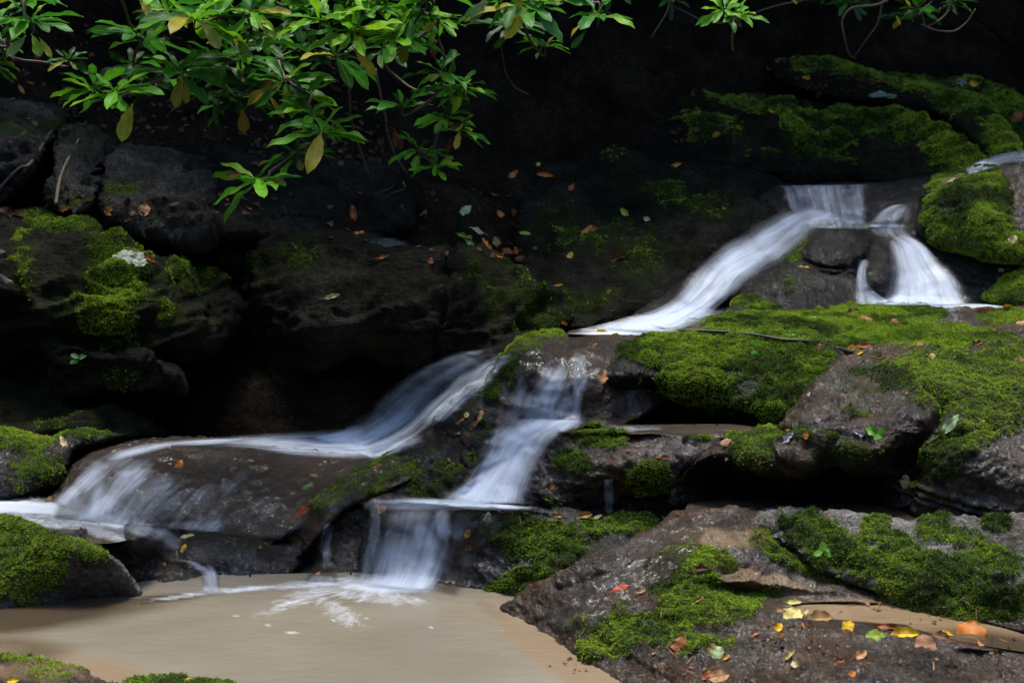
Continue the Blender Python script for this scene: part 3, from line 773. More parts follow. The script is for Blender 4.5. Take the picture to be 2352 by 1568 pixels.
# shelf below it
relief('ledge', [(1200, 1120), (1230, 1050), (1270, 995), (1330, 972), (1450, 982), (1600, 985), (1720, 990), (1760, 1010), (1680, 1035), (1600, 1055), (1560, 1090), (1570, 1150), (1560, 1200), (1400, 1200), (1200, 1190)],
       [Z(1290, 985, .47), Z(1450, 990, .46), Z(1700, 995, .46), Z(1500, 1020, .44), Z(1640, 1025, .44), (1300, 1060, 4.56), (1450, 1055, 4.48), (1520, 1075, 4.45), (1250, 1120, 4.54), (1350, 1100, 4.46), (1400, 1125, 4.54), (1500, 1130, 4.58), (1250, 1180, 4.55), (1450, 1180, 4.56)],
       M['brown'], step=4, rw=12, rd=.08, amp=.04, freq=4, seed=35, thick=.45, fine=.009,
       moss=[(1390, 1005, 60, 26, 0, 1.1), (1320, 1060, 30, 50, 60, .8), (1490, 1095, 52, 34, 0, 1.3), (1600, 1012, 40, 9, 0, .9), (1270, 1150, 40, 18, 0, .4)], tuft=16000, tsize=.010, tcol=.3,
       level=[(1540, 989, 230, 9, 0, .469), (1550, 985, 190, 7, 0, .455)], label='wet brown shelf carrying a shallow pool and a bright moss tuft', cat='rock', group=G)

# divider between the left cascade and the middle fall
relief('boulder', [(830, 1090), (900, 1040), (960, 1005), (1020, 940), (1075, 895), (1120, 880), (1150, 920), (1140, 990), (1110, 1070), (1060, 1150), (940, 1165), (820, 1160)],
       [(1080, 905, 5.0), (1130, 930, 4.92), (1000, 1000, 4.95), (1080, 1000, 4.84), (900, 1060, 4.95), (1000, 1080, 4.78), (1050, 1140, 4.66), (900, 1150, 4.72)],
       M['black'], step=4, rw=18, rd=.12, amp=.05, freq=4, seed=36, thick=.35, moss=[(1000, 1090, 90, 50, 30, .5), (1090, 980, 40, 40, 0, .4)], tuft=6000, tsize=.009, tcol=-.6,
       label='dark wet rock between the left cascade and the middle fall', group=G)
relief('boulder', [(600, 1290), (640, 1235), (700, 1175), (750, 1130), (830, 1085), (920, 1035), (980, 1018), (1010, 1040), (990, 1085), (930, 1115), (860, 1145), (790, 1175), (740, 1225), (700, 1280), (640, 1320)],
       [(640, 1240, 4.85), (740, 1145, 4.86), (850, 1085, 4.88), (960, 1035, 4.92), (980, 1070, 4.82), (850, 1130, 4.74), (720, 1210, 4.70), (650, 1300, 4.68)],
       M['brown'], step=4, rw=14, rd=.10, amp=.02, seed=37, thick=.3, moss=[(880, 1085, 130, 30, 28, 1.15), (780, 1135, 60, 22, 35, 1.1), (660, 1240, 26, 14, 0, .9), (650, 1215, 12, 12, 0, .8)], tuft=12000, tsize=.009, tcol=-.1,
       label='long mossy spine of rock slanting down beside the brown chute', group=G)
relief('boulder', [(690, 1230), (740, 1180), (800, 1160), (870, 1150), (900, 1200), (880, 1290), (850, 1350), (720, 1350), (600, 1345), (560, 1330), (600, 1280)],
       [(720, 1210, 4.78), (850, 1165, 4.72), (860, 1250, 4.66), (760, 1260, 4.68), (640, 1300, 4.66), (720, 1340, 4.58), (850, 1340, 4.56), (600, 1335, 4.6)],
       M['wet'], step=4, rw=14, rd=.08, amp=.06, freq=5, seed=38, thick=.3, label='jagged wet rock left of the lower fall with trickles', group=G)
# brown dome under the thin flow
relief('boulder', [(90, 1180), (130, 1120), (175, 1055), (260, 1018), (420, 1005), (600, 1020), (740, 1035), (860, 1050), (870, 1090), (760, 1160), (690, 1215), (620, 1250), (500, 1250), (350, 1235), (200, 1215)],
       [(140, 1120, 5.0), (200, 1045, 5.3), (400, 1015, 5.45), (700, 1035, 5.35), (850, 1055, 5.2), (250, 1090, 5.1), (400, 1080, 5.1), (600, 1090, 5.05), (750, 1110, 4.98), (250, 1190, 4.85), (450, 1200, 4.80), (600, 1220, 4.76), (700, 1180, 4.82), (150, 1170, 4.9)],
       M['brown'], step=4, rw=14, rd=.10, amp=.03, freq=2.6, seed=39, thick=.4, label='smooth brown dome of rock under a thin sliding sheet of water', group=G)
relief('boulder', [(255, 1262), (300, 1228), (380, 1205), (480, 1203), (590, 1215), (640, 1245), (700, 1240), (690, 1300), (640, 1345), (540, 1350), (470, 1340), (380, 1310), (290, 1290)],
       [(280, 1255, 4.72), (400, 1215, 4.78), (580, 1222, 4.78), (660, 1260, 4.68), (450, 1260, 4.62), (560, 1280, 4.60), (620, 1330, 4.56), (500, 1335, 4.55), (350, 1285, 4.62)],
       M['wet'], step=4, rw=14, rd=.10, amp=.04, freq=4, seed=40, thick=.3, label='low black rock at the foot of the brown dome holding a cream leaf', group=G)
relief('boulder', [(300, 1290), (330, 1278), (400, 1285), (470, 1305), (495, 1325), (490, 1352), (400, 1368), (320, 1370), (290, 1330)],
       [(320, 1285, 4.62), (450, 1305, 4.60), (480, 1345, 4.52), (340, 1360, 4.46), (400, 1320, 4.5)], M['slope'], step=4, rw=12, rd=.06, amp=.02, seed=41, thick=.2,
       label='small wedge rock where a trickle spills into the pool', group=G)
relief('boulder', [(-160, 1190), (-40, 1188), (20, 1192), (80, 1210), (150, 1242), (215, 1262), (270, 1285), (305, 1330), (318, 1372), (200, 1392), (110, 1410), (50, 1405), (-160, 1430)],
       [(-140, 1200, 4.40), (0, 1195, 4.40), (120, 1232, 4.27), (250, 1283, 4.23), (300, 1345, 4.30), (150, 1320, 4.22), (0, 1280, 4.26), (100, 1390, 4.24), (-120, 1400, 4.18), (200, 1380, 4.30)],
       M['grey'], step=4, rw=14, rd=.03, amp=.02, seed=42, thick=.35, moss=[(20, 1225, 110, 36, -12, 1.2), (70, 1290, 70, 50, 10, 1.25), (210, 1268, 40, 12, -25, 1.2), (50, 1350, 30, 30, 0, .7), (70, 1395, 20, 16, 0, .8), (0, 1320, 60, 40, 0, .8)],
       tuft=15000, tsize=.009, tcol=.7, label='rounded grey rock with bright yellow green moss at the pool\'s left shore', group=G)

# lower fall ledge
relief('ledge', [(835, 1350), (825, 1280), (840, 1190), (850, 1150), (900, 1143), (1000, 1150), (1120, 1158), (1260, 1168), (1400, 1180), (1500, 1182), (1530, 1195), (1500, 1235), (1400, 1275), (1300, 1320), (1190, 1405), (1110, 1390), (1000, 1372), (900, 1360)],
       [Z(860, 1152, .25), Z(1000, 1155, .25), Z(1250, 1170, .25), (1480, 1190, 4.50), (860, 1200, 4.60), (1000, 1210, 4.55), (1200, 1215, 4.42), (1400, 1225, 4.40), (850, 1340, 4.54), (960, 1355, 4.48), (1020, 1300, 4.47), (1110, 1380, 4.36), (1200, 1300, 4.33), (1200, 1390, 4.28), (1350, 1280, 4.30), (1480, 1225, 4.40)],
       M['wet'], step=3.6, rw=8, rd=.04, amp=.035, freq=3.4, seed=43, thick=.5, fine=.009,
       moss=[(1240, 1240, 120, 50, -10, .98), (1220, 1330, 90, 36, 30, 1.0), (1150, 1200, 30, 30, 0, .5), (1370, 1215, 50, 20, 0, .8), (1450, 1205, 60, 22, 0, .9), (1150, 1370, 40, 26, -30, 1.0)],
       tuft=12000, tsize=.009, tcol=-.15, label='dark ledge the lower fall pours over with a mossy right face', cat='rock', group=G)
relief('boulder', [(150, 1235), (250, 1190), (330, 1180), (400, 1195), (470, 1230), (480, 1290), (450, 1340), (330, 1350), (220, 1330), (170, 1270)],
       [Z(190, 1250, .178), Z(300, 1236, .182), Z(345, 1205, .182), Z(250, 1195, .13), (410, 1232, 4.70), (440, 1280, 4.62), (350, 1290, 4.52), (270, 1275, 4.42), (270, 1330, 4.40), (430, 1330, 4.48)], M['wet'], step=4, rw=10, rd=.05, amp=.02, seed=49, thick=.2, label='dark submerged rock floor of the channel behind the mossy shore rock', group=G)
# foreground slope on the right
relief('ledge', [(1150, 1402), (1180, 1380), (1220, 1345), (1300, 1305), (1400, 1260), (1500, 1210), (1560, 1175), (1720, 1170), (1900, 1220), (2200, 1330), (2560, 1400), (2560, 1760), (1560, 1760), (1480, 1640), (1400, 1555), (1300, 1500), (1210, 1450), (1160, 1410)],
       [Z(1150, 1400, 0), Z(1220, 1445, -.01), Z(1300, 1495, -.01), Z(1420, 1568, -.01), Z(1550, 1720, -.01), Z(1520, 1205, .235), Z(1640, 1184, .270), Z(1800, 1200, .26), Z(1400, 1290, .18), Z(1300, 1380, .09), Z(1500, 1350, .14), Z(1650, 1300, .20), Z(1500, 1450, .08), Z(1700, 1400, .12),
        Z(1850, 1395, .115), Z(2050, 1400, .10), Z(2300, 1450, .10), Z(2100, 1468, .118), Z(1900, 1445, .122), Z(2350, 1515, .118), Z(2540, 1540, .116), Z(1700, 1500, .09), Z(2000, 1530, .10), Z(2300, 1575, .085), Z(1700, 1600, .05), Z(2300, 1700, .03), Z(1900, 1300, .17), Z(2300, 1350, .15)],
       M['slope'], step=4, rw=6, rd=.02, amp=.022, freq=4, seed=44, thick=.4, fine=.010,
       moss=[(1590, 1290, 70, 30, 0, 1.2), (1560, 1340, 80, 50, 0, 1.15), (1620, 1400, 110, 40, 0, 1.1), (1480, 1450, 120, 50, -10, .68), (1720, 1380, 80, 14, 20, .9), (1380, 1460, 70, 50, 0, .55), (1780, 1245, 50, 24, 0, 1.25), (1850, 1285, 110, 28, -18, 1.15), (1640, 1300, 50, 14, 0, 1.0), (1620, 1480, 100, 20, 0, .7), (2000, 1330, 120, 30, -15, .9), (1420, 1400, 80, 20, 20, .45)],
       sand=[(1680, 1240, 120, 26, -5, .75), (1760, 1340, 120, 24, -12, .75), (2000, 1400, 200, 24, 0, .8), (1700, 1330, 100, 30, 0, .45)],
       tuft=14000, tsize=.0085, tcol=.25, level=[(2100, 1436, 400, 36, -9, .116), (2000, 1408, 150, 17, -4, .085), (2280, 1462, 240, 22, -13, .085)], cracks=[(1450, 1425, 1720, 1462, 6, .02), (1720, 1300, 1560, 1345, 5, .015), (1280, 1350, 1480, 1300, 5, .018), (1900, 1500, 2200, 1540, 5, .015)], label='wide wet foreground slope of brown rock scattered with fallen leaves', cat='rock', group=G)
relief('ledge', [(1715, 1215), (1725, 1190), (1800, 1172), (1880, 1170), (1980, 1178), (2100, 1190), (2180, 1186), (2280, 1180), (2560, 1185), (2560, 1490), (2350, 1462), (2200, 1440), (2080, 1405), (2040, 1360), (1960, 1340), (1870, 1300), (1800, 1250)],
       [(1730, 1200, 4.20), (1850, 1176, 4.17), (2000, 1181, 4.12), (2150, 1193, 4.08), (2500, 1188, 3.98), (1800, 1235, 4.10), (1900, 1290, 4.0), (2000, 1340, 3.94), (2100, 1400, 3.84), (2300, 1450, 3.72), (2500, 1480, 3.63), (2100, 1290, 3.92), (2300, 1320, 3.80), (2050, 1230, 4.02), (2300, 1230, 3.92), (1850, 1225, 4.08)],
       M['grey'], step=4, rw=8, rd=.03, amp=.022, freq=4, seed=45, thick=.3, fine=.010,
       moss=[(1860, 1215, 70, 45, -10, 1.0), (1930, 1270, 110, 45, -20, .85), (2150, 1340, 140, 70, -20, 1.1), (2300, 1400, 150, 60, -10, 1.1), (2140, 1400, 90, 40, -30, 1.1), (2140, 1215, 50, 30, 60, .75), (2290, 1200, 36, 26, 0, .95), (2220, 1240, 60, 26, 0, .7), (2010, 1210, 30, 30, 0, .75), (2250, 1300, 120, 50, 0, .85), (2080, 1280, 60, 50, 0, .8)],
       tuft=14000, tsize=.0095, tcol=-.1, label='long grey slab with thick moss hanging down its front', cat='rock', group=G, cracks=[(1820, 1200, 1740, 1230, 10, .03)])
relief('boulder', [(1560, 1215), (1590, 1192), (1660, 1180), (1730, 1185), (1740, 1225), (1680, 1235), (1600, 1232)], [(1580, 1205, 4.32), (1700, 1185, 4.3), (1700, 1230, 4.18), (1600, 1228, 4.2)],
       M['grey'], step=4, rw=10, rd=.05, amp=.02, seed=46, thick=.15, label='low pitted grey rock left of the long mossy slab', group=G)
# bottom left ledge and the mossy crest at the lower frame edge
relief('ledge', [(-200, 1520), (-40, 1510), (60, 1518), (140, 1530), (220, 1556), (320, 1610), (360, 1700), (-200, 1720)],
       [Z(-150, 1530, .02), Z(60, 1522, .02), Z(210, 1555, .0), Z(330, 1630, -.01), Z(0, 1600, .05), Z(200, 1690, .05), Z(-150, 1700, .07)], M['slope'], step=5, rw=10, rd=.03, amp=.02, seed=47, thick=.3,
       moss=[(60, 1528, 110, 10, -8, 1.0), (120, 1560, 50, 12, 0, .9), (250, 1600, 60, 20, 0, .8)], sand=[(60, 1550, 150, 20, 0, .6)], tuft=9000, tsize=.008, tcol=.6, label='flat sandy ledge in the bottom left corner edged with moss', cat='rock', group=G)
relief('boulder', [(290, 1580), (340, 1564), (430, 1560), (500, 1566), (560, 1590), (600, 1680), (260, 1680)], [Z(320, 1580, .05), Z(430, 1566, .06), Z(540, 1590, .04), Z(430, 1660, .08)],
       M['slope'], step=5, rw=10, rd=.03, amp=.012, seed=48, thick=.2, moss=[(430, 1590, 160, 60, 0, 1.3)], tuft=14000, tsize=.008, tcol=.5, label='low mossy rock peeping over the bottom edge of the picture', group=G)
# ------------------------------------------------------------------ water
bvh = BVHTree.FromPolygons([tuple(v) for v in np.concatenate(ALLV)], [tuple(f) for f in np.concatenate(ALLF).tolist()])
def hit(px, py):
    d = rays(px, py); d = d / np.linalg.norm(d)
    h = bvh.ray_cast(Vector((0, 0, EYE)), Vector(d))
    return h[0], h[1]

def flat_water(name, outline, z, mat, step=8, foam=(), sand=(), dark=(), pole=None, label=None, wave=0.0, extra=None):
    poly = smooth_poly(outline, 5)
    x0, y0 = poly.min(0); x1, y1 = poly.max(0)
    X, Yy = np.meshgrid(np.arange(x0, x1 + step, step), np.arange(y0, y1 + step, step))
    ins = inside(poly, X, Yy)
    cell = ins[:-1, :-1] & ins[1:, :-1] & ins[:-1, 1:] & ins[1:, 1:]
    idx = np.arange(X.size).reshape(X.shape)
    q = np.stack([idx[:-1, :-1], idx[1:, :-1], idx[1:, 1:], idx[:-1, 1:]], -1)[cell]
    used = np.unique(q); remap = np.full(X.size, -1); remap[used] = np.arange(len(used)); q = remap[q]
    x = X.ravel()[used]; y = Yy.ravel()[used]
    dist, bx, by = nearest_on(poly, x, y)
    sn = dist < step * 1.3
    x = np.where(sn, bx, x); y = np.where(sn, by, y)
    d = rays(x, y)
    P = d * ((z - EYE) / d[:, 2])[:, None]; P[:, 2] = z
    if wave: P[:, 2] += wave * fbm(P * np.array([6, 9, 1.]), 3)
    fo = mask_from(foam, x, y) if foam else np.zeros(len(x))
    sa = sstep(.2, .9, mask_from(sand, x, y) + 0.3 * fbm(P * 4, 3)) if sand else np.zeros(len(x))
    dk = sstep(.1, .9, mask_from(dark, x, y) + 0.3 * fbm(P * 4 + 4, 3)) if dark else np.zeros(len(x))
    if pole is not None:
        pd = rays(*pole); pp = pd * ((z - EYE) / pd[2])
        dx, dy = P[:, 0] - pp[0], P[:, 1] - pp[1]
        uv = np.stack([np.arctan2(dx, -dy), np.hypot(dx, dy) * 1.0], -1)
    else:
        uv = np.stack([P[:, 1] * 2, P[:, 0] * 0.8], -1)
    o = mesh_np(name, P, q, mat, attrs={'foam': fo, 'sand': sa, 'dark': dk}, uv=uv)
    register(P, [q])
    tag(o, label, 'water', kind='structure')
    return o

SEQ = []
def sheet(name, secs, foam, mat='flow', nu=40, nv=90, off=0.012, label=None, film=1.0, edge=0.16, base=None, relax=5, lift=0.0, prof=None, veil=True, grow=.10, gain=1.0):
    """secs: list of ((xl, yl), (xr, yr)) from the head of the flow to its foot; hugs the rocks behind it"""
    L = smooth_poly([s[0] for s in secs], 12, closed=False)
    Rr = smooth_poly([s[1] for s in secs], 12, closed=False)
    t = np.linspace(0, len(L) - 1, nv)
    def samp(A): return np.stack([np.interp(t, np.arange(len(A)), A[:, k]) for k in (0, 1)], -1)
    L, Rr = samp(L), samp(Rr)
    dLR = (Rr - L) * grow
    L, Rr = L - dLR, Rr + dLR
    u = np.linspace(0, 1, nu)
    XY = L[:, None] * (1 - u)[None, :, None] + Rr[:, None] * u[None, :, None]
    # ragged sides
    X, Yp = XY[..., 0], XY[..., 1]
    H = np.full(X.shape, np.nan)
    for i in range(nv):
        for j in range(nu):
            h, n = hit(X[i, j], Yp[i, j])
            if h is not None: H[i, j] = h.y
    H = np.where(np.isnan(H), np.nanmedian(H), H)
    if prof is not None:
        H = np.minimum(H, np.interp(np.linspace(0, 1, nv), *zip(*prof))[:, None] + off)
    for k in range(2):        # small knobs of rock stand proud of the water only where they are large
        Q = np.pad(H, 1, mode='edge')
        H = np.minimum(H, (Q[:-2, 1:-1] + Q[2:, 1:-1] + Q[1:-1, :-2] + Q[1:-1, 2:]) / 4)
    lim = H - off
    S = lim.copy()
    for k in range(relax):
        Q = np.pad(S, 1, mode='edge')
        S = (Q[1:-1, 1:-1] * 2 + Q[:-2, 1:-1] + Q[2:, 1:-1] + Q[1:-1, :-2] + Q[1:-1, 2:]) / 6
        S = np.minimum(S, lim)
    S = S - lift * np.sin(np.pi * u)[None, :]
    P = pt(X, Yp, S)
    dv = np.r_[0, np.cumsum(np.linalg.norm(np.diff(P[:, nu // 2], axis=0), axis=1))]
    du = np.linalg.norm(np.diff(P, axis=1), axis=2).mean(0)
    du = np.r_[0, np.cumsum(du)]
    UV = np.stack(np.broadcast_arrays(du[None, :] + len(SEQ) * 3.7, dv[:, None]), -1)
    SEQ.append(name)
    wob_ = .5 + .9 * (.5 + .5 * vnoise(np.stack([X * 0 + 5 * len(SEQ), dv[:, None] * 7 + X * 0, (u > .5)[None] * 3.5 + X * 0], -1)))
    ed = sstep(0, 1, np.clip(np.minimum(u, 1 - u)[None, :] / (edge * wob_ * 1.5) , 0, 1))
    vv = np.linspace(0, 1, nv)
    ends = (sstep(0, 0.06, vv) * sstep(0, 0.05, 1 - vv))[:, None]
    rag = 0.25 * fbm(np.stack([X / 60, Yp / 60, X * 0 + len(SEQ)], -1), 3)
    fo = mask_from(foam, X, Yp)
    if base is not None: fo = np.maximum(fo, np.interp(vv, *zip(*base))[:, None])
    fo = np.clip(fo + rag * (fo > 0.02), 0, 1.2) * ed * ends
    fo = fo * gain * .86
    fi = film * np.clip(ed * 1.5, 0, 1) * ends
    soft = sstep(0, 1, np.clip(np.minimum(u, 1 - u)[None, :] / (max(edge, .05) * 2.2), 0, 1) * (0.75 + .5 * wob_)) * ends
    idx = np.arange(nu * nv).reshape(nv, nu)
    q = np.stack([idx[:-1, :-1], idx[1:, :-1], idx[1:, 1:], idx[:-1, 1:]], -1).reshape(-1, 4)
    o = mesh_np(name, P.reshape(-1, 3), q, M[mat], attrs={'foam': fo.ravel(), 'film': fi.ravel(), 'soft': soft.ravel()}, uv=UV.reshape(-1, 2))
    tag(o, label, 'water', kind='structure')
    if veil and mat == 'flow' and nv > 35:
        sheet('water_veil', secs, foam, mat, nu // 2, nv // 2, off + .035, 'soft spray veil in front of the ' + label, 0.0, .25, base, relax + 6, lift, prof, False, grow + .12, .62)
    return o

flat_water('pool_water', [(-700, 1330), (0, 1325), (500, 1320), (900, 1315), (1150, 1345), (1350, 1450), (1600, 1600), (2000, 1800), (2600, 2000), (2600, 2900), (1000, 3000), (-700, 2900)], 0.0, M['pool'], step=5.5,
           foam=[(890, 1345, 100, 14, 0, .9), (760, 1338, 110, 9, 4, .6), (720, 1362, 110, 16, 20, .36), (850, 1368, 110, 14, -6, .42), (560, 1352, 90, 5, 5, .6), (420, 1368, 90, 4, 8, .4), (780, 1405, 60, 20, -30, .3)] + [(fx, fy, fw, 1.6, fa, .42) for fx, fy, fw, fa in [(768, 1425, 5, -50), (842, 1420, 5, 0), (545, 1412, 14, 4), (620, 1434, 10, 8), (672, 1452, 15, 2), (990, 1440, 6, 8), (1140, 1449, 16, 6)]],
           sand=[(150, 1520, 260, 40, -15, .8), (1250, 1480, 180, 50, -35, .75), (1400, 1590, 200, 60, -35, .8), (330, 1400, 260, 14, 6, .4), (1080, 1400, 100, 20, 0, .5)],
           dark=[(60, 1415, 280, 34, 6, .9), (300, 1382, 190, 12, 6, .7), (0, 1490, 140, 34, 0, .5), (1130, 1400, 60, 16, -30, .4)], pole=(890, 1330), label='still silty tan pool at the foot of the falls')  # dark ellipses paint in shading and dim reflections, mostly at the left
flat_water('upper_pool', [(1290, 764), (1380, 745), (1480, 716), (1600, 688), (1900, 675), (2600, 675), (2600, 722), (2100, 714), (1900, 716), (1720, 722), (1600, 748), (1500, 768), (1400, 768), (1340, 768)], 0.712, M['brookwater'], step=5,
           foam=[(2050, 700, 120, 7, 0, 1.2), (2240, 702, 130, 5, 0, .9), (1480, 745, 130, 18, 10, 1.1), (1980, 690, 40, 8, 0, 1)], pole=None, label='narrow pool edged with white foam on top of the mossy ledge')
flat_water('shelf_water', [(1330, 970), (1420, 975), (1700, 975), (1750, 1000), (1700, 1006), (1600, 1002), (1450, 994), (1380, 986)], 0.464, M['brookwater'], step=4, foam=[(1450, 984, 60, 3, 0, .4)], label='shallow brown water lying on the shelf under the mossy boulder')
flat_water('gap_water', [(1575, 1165), (1620, 1150), (1850, 1150), (2100, 1160), (2500, 1165), (2500, 1215), (2100, 1215), (1800, 1205), (1730, 1192), (1640, 1188), (1590, 1186)], 0.266, M['brookwater'], step=5,
           foam=[(1652, 1180, 14, 5, 0, 1.0), (1775, 1172, 24, 4, 0, .9), (1700, 1180, 60, 3, 0, .4)], label='dark trickle of water in front of the cave under the great slab')
flat_water('sand_pool', [(1800, 1385), (1900, 1362), (2060, 1365), (2150, 1390), (2250, 1420), (2560, 1460), (2560, 1522), (2350, 1496), (2150, 1464), (1980, 1446), (1880, 1438), (1810, 1415)], 0.108, M['sandwater'], step=5, label='small sandy puddle in front of the long mossy slab', dark=[(2350, 1490, 200, 30, -10, 1.0)])
flat_water('channel_water', [(-160, 1140), (0, 1135), (150, 1140), (300, 1165), (350, 1192), (352, 1208), (290, 1238), (200, 1250), (100, 1240), (-160, 1225)], 0.165, M['brookwater'], step=5, wave=.01,
           foam=[(60, 1165, 160, 16, -3, 1.15), (240, 1190, 110, 12, -14, 1.0), (310, 1225, 50, 16, -20, .7), (100, 1200, 180, 16, 0, .45), (240, 1225, 80, 12, -14, .4)], label='foaming channel between the brown dome and the mossy shore rock')

bvh = BVHTree.FromPolygons([tuple(v) for v in np.concatenate(ALLV)], [tuple(f) for f in np.concatenate(ALLF).tolist()])

# top of the stream, upper right
sheet('cascade', [((2352 + 60, 335), (2352 + 60, 372)), ((2300, 352), (2310, 378)), ((2240, 372), (2250, 395)), ((2215, 385), (2225, 405))], [(2320, 365, 120, 26, 15, 1.1), (2230, 390, 20, 24, 30, .8)], nu=14, nv=40,
      label='thin white run of water at the right edge above the tall mossy boulder')
# curtain
sheet('waterfall', [((1790, 426), (1985, 424)), ((1803, 434), (1978, 430)), ((1815, 465), (1979, 465)), ((1830, 500), (1980, 500)), ((1840, 525), (1985, 528))], [(1900, 465, 110, 60, 0, .46), (1960, 480, 40, 60, 0, .52), (1900, 510, 70, 20, 0, .6)], nu=60, nv=40, off=.03, edge=.06,
      label='upright curtain of thin water at the head of the diagonal fall')
# diagonal fall
sheet('waterfall', [((1850, 465), (1980, 505)), ((1790, 490), (1900, 515)), ((1730, 525), (1862, 545)), ((1660, 565), (1818, 590)), ((1600, 610), (1740, 630)), ((1560, 660), (1700, 668)), ((1510, 705), (1650, 710)), ((1420, 735), (1610, 745)), ((1330, 755), (1560, 768))],
      [(1880, 500, 80, 30, 15, .7), (1790, 540, 90, 60, 30, .85), (1690, 610, 90, 60, 40, 1.0), (1620, 670, 80, 60, 45, 1.05), (1520, 730, 130, 40, 10, 1.2), (1420, 755, 100, 20, 8, .9)], nu=50, nv=140, off=.03, edge=.22, relax=14, lift=.05,
      label='long white diagonal fall sliding down from the top curtain')
sheet('waterfall', [((1995, 522), (2090, 520)), ((2000, 535), (2095, 540)), ((2040, 560), (2130, 565)), ((2050, 600), (2160, 600)), ((2045, 640), (2195, 640)), ((2030, 680), (2215, 675)), ((2010, 702), (2240, 702))],
      [(2040, 530, 60, 14, 0, .3), (2100, 590, 50, 50, 0, 1.0), (2130, 650, 100, 50, 0, 1.05), (2100, 692, 120, 20, 0, 1.2)], nu=50, nv=70, off=.03, edge=.15, relax=12, lift=.03, prof=[(0, 7.0), (.3, 6.85), (1, 6.5)],
      label='fan shaped white fall right of the small black boulder')
sheet('waterfall', [((1970, 592), (2000, 596)), ((1966, 630), (1990, 632)), ((1965, 665), (2010, 668)), ((1962, 700), (2070, 702))], [(1980, 640, 22, 40, 0, .55), (2000, 688, 60, 18, -10, .85)], nu=24, nv=40, off=.02, relax=6, prof=[(0, 6.62), (1, 6.46)],
      label='narrow white strand of water left of the small black boulder')
sheet('cascade', [((2050, 470), (2130, 462)), ((2020, 485), (2100, 478)), ((2000, 505), (2090, 500)), ((1985, 522), (2085, 526))], [(2040, 488, 40, 22, 30, .75), (2030, 520, 70, 6, 0, .9), (2090, 500, 14, 24, 10, .5)], nu=30, nv=30,
      label='small curling strand of water below the mossy boulder')
# left cascade
sheet('cascade', [((1215, 770), (1240, 800)), ((1120, 800), (1160, 835)), ((1040, 815), (1130, 870)), ((960, 850), (1070, 920)), ((890, 905), (1040, 950)), ((830, 960), (990, 1000)), ((770, 992), (920, 1035)), ((700, 1000), (850, 1055))],
      [(1120, 860, 60, 26, 25, .85), (1010, 850, 80, 28, 30, .75), (930, 920, 80, 40, 45, .75), (1010, 930, 90, 26, 30, .9), (1000, 895, 120, 45, 38, .62), (900, 985, 110, 36, 30, .95), (850, 1030, 100, 28, 10, 1.15), (780, 1010, 80, 24, 10, 1.0)], nu=50, nv=130, off=.03, edge=.09, relax=12, lift=.04,
      label='left hand white cascade racing down behind the mossy spine')
sheet('cascade', [((860, 985), (880, 1055)), ((740, 990), (800, 1056)), ((600, 996), (680, 1048)), ((480, 1005), (540, 1030)), ((360, 1015), (400, 1040)), ((260, 1035), (310, 1065)), ((190, 1075), (250, 1110)), ((140, 1115), (220, 1150)), ((100, 1150), (200, 1190))],
      [(800, 1020, 110, 34, 0, 1.05), (650, 1010, 120, 20, 0, .85), (680, 1035, 100, 12, 0, .7), (500, 1008, 120, 9, 4, .85), (330, 1028, 100, 11, 14, .8), (200, 1090, 50, 26, 45, .65), (150, 1140, 50, 20, 40, .7)], nu=36, nv=150, off=.02, edge=.2, relax=10,
      label='white ribbon of water curving over the top of the brown dome')
sheet('water_film', [((300, 1030), (900, 1045)), ((255, 1060), (870, 1075)), ((215, 1100), (790, 1130)), ((180, 1150), (715, 1185)), ((160, 1195), (640, 1240))],
      [(250, 1090, 60, 26, 45, .55), (200, 1130, 60, 40, 40, .8), (290, 1110, 60, 30, 45, .62), (220, 1165, 60, 26, 20, .85), (330, 1150, 90, 40, 30, .5), (450, 1150, 150, 50, 20, .17), (560, 1180, 120, 40, 10, .13), (430, 1208, 120, 12, 0, .32)], mat='film', nu=100, nv=70, off=.010, edge=.05,
      label='thin brown film of water combed over the smooth dome')
sheet('water_film', [((390, 1285), (450, 1272)), ((430, 1292), (485, 1290)), ((455, 1310), (500, 1312)), ((465, 1335), (505, 1340)), ((460, 1358), (510, 1360))], [(450, 1300, 40, 8, -20, .6), (485, 1325, 18, 30, 0, .75), (480, 1352, 30, 8, 0, .8)], nu=20, nv=40, label='little glassy spill into the pool over the wedge rock')
sheet('water_film', [((250, 1215), (350, 1188)), ((290, 1240), (385, 1200)), ((340, 1258), (400, 1222)), ((390, 1285), (440, 1250)), ((410, 1290), (460, 1275))], [(330, 1215, 60, 16, -20, .6), (380, 1230, 30, 20, -30, .4)], mat='film', nu=30, nv=40, off=.008, label='brown slide of water leaving the channel beside the low black rock')
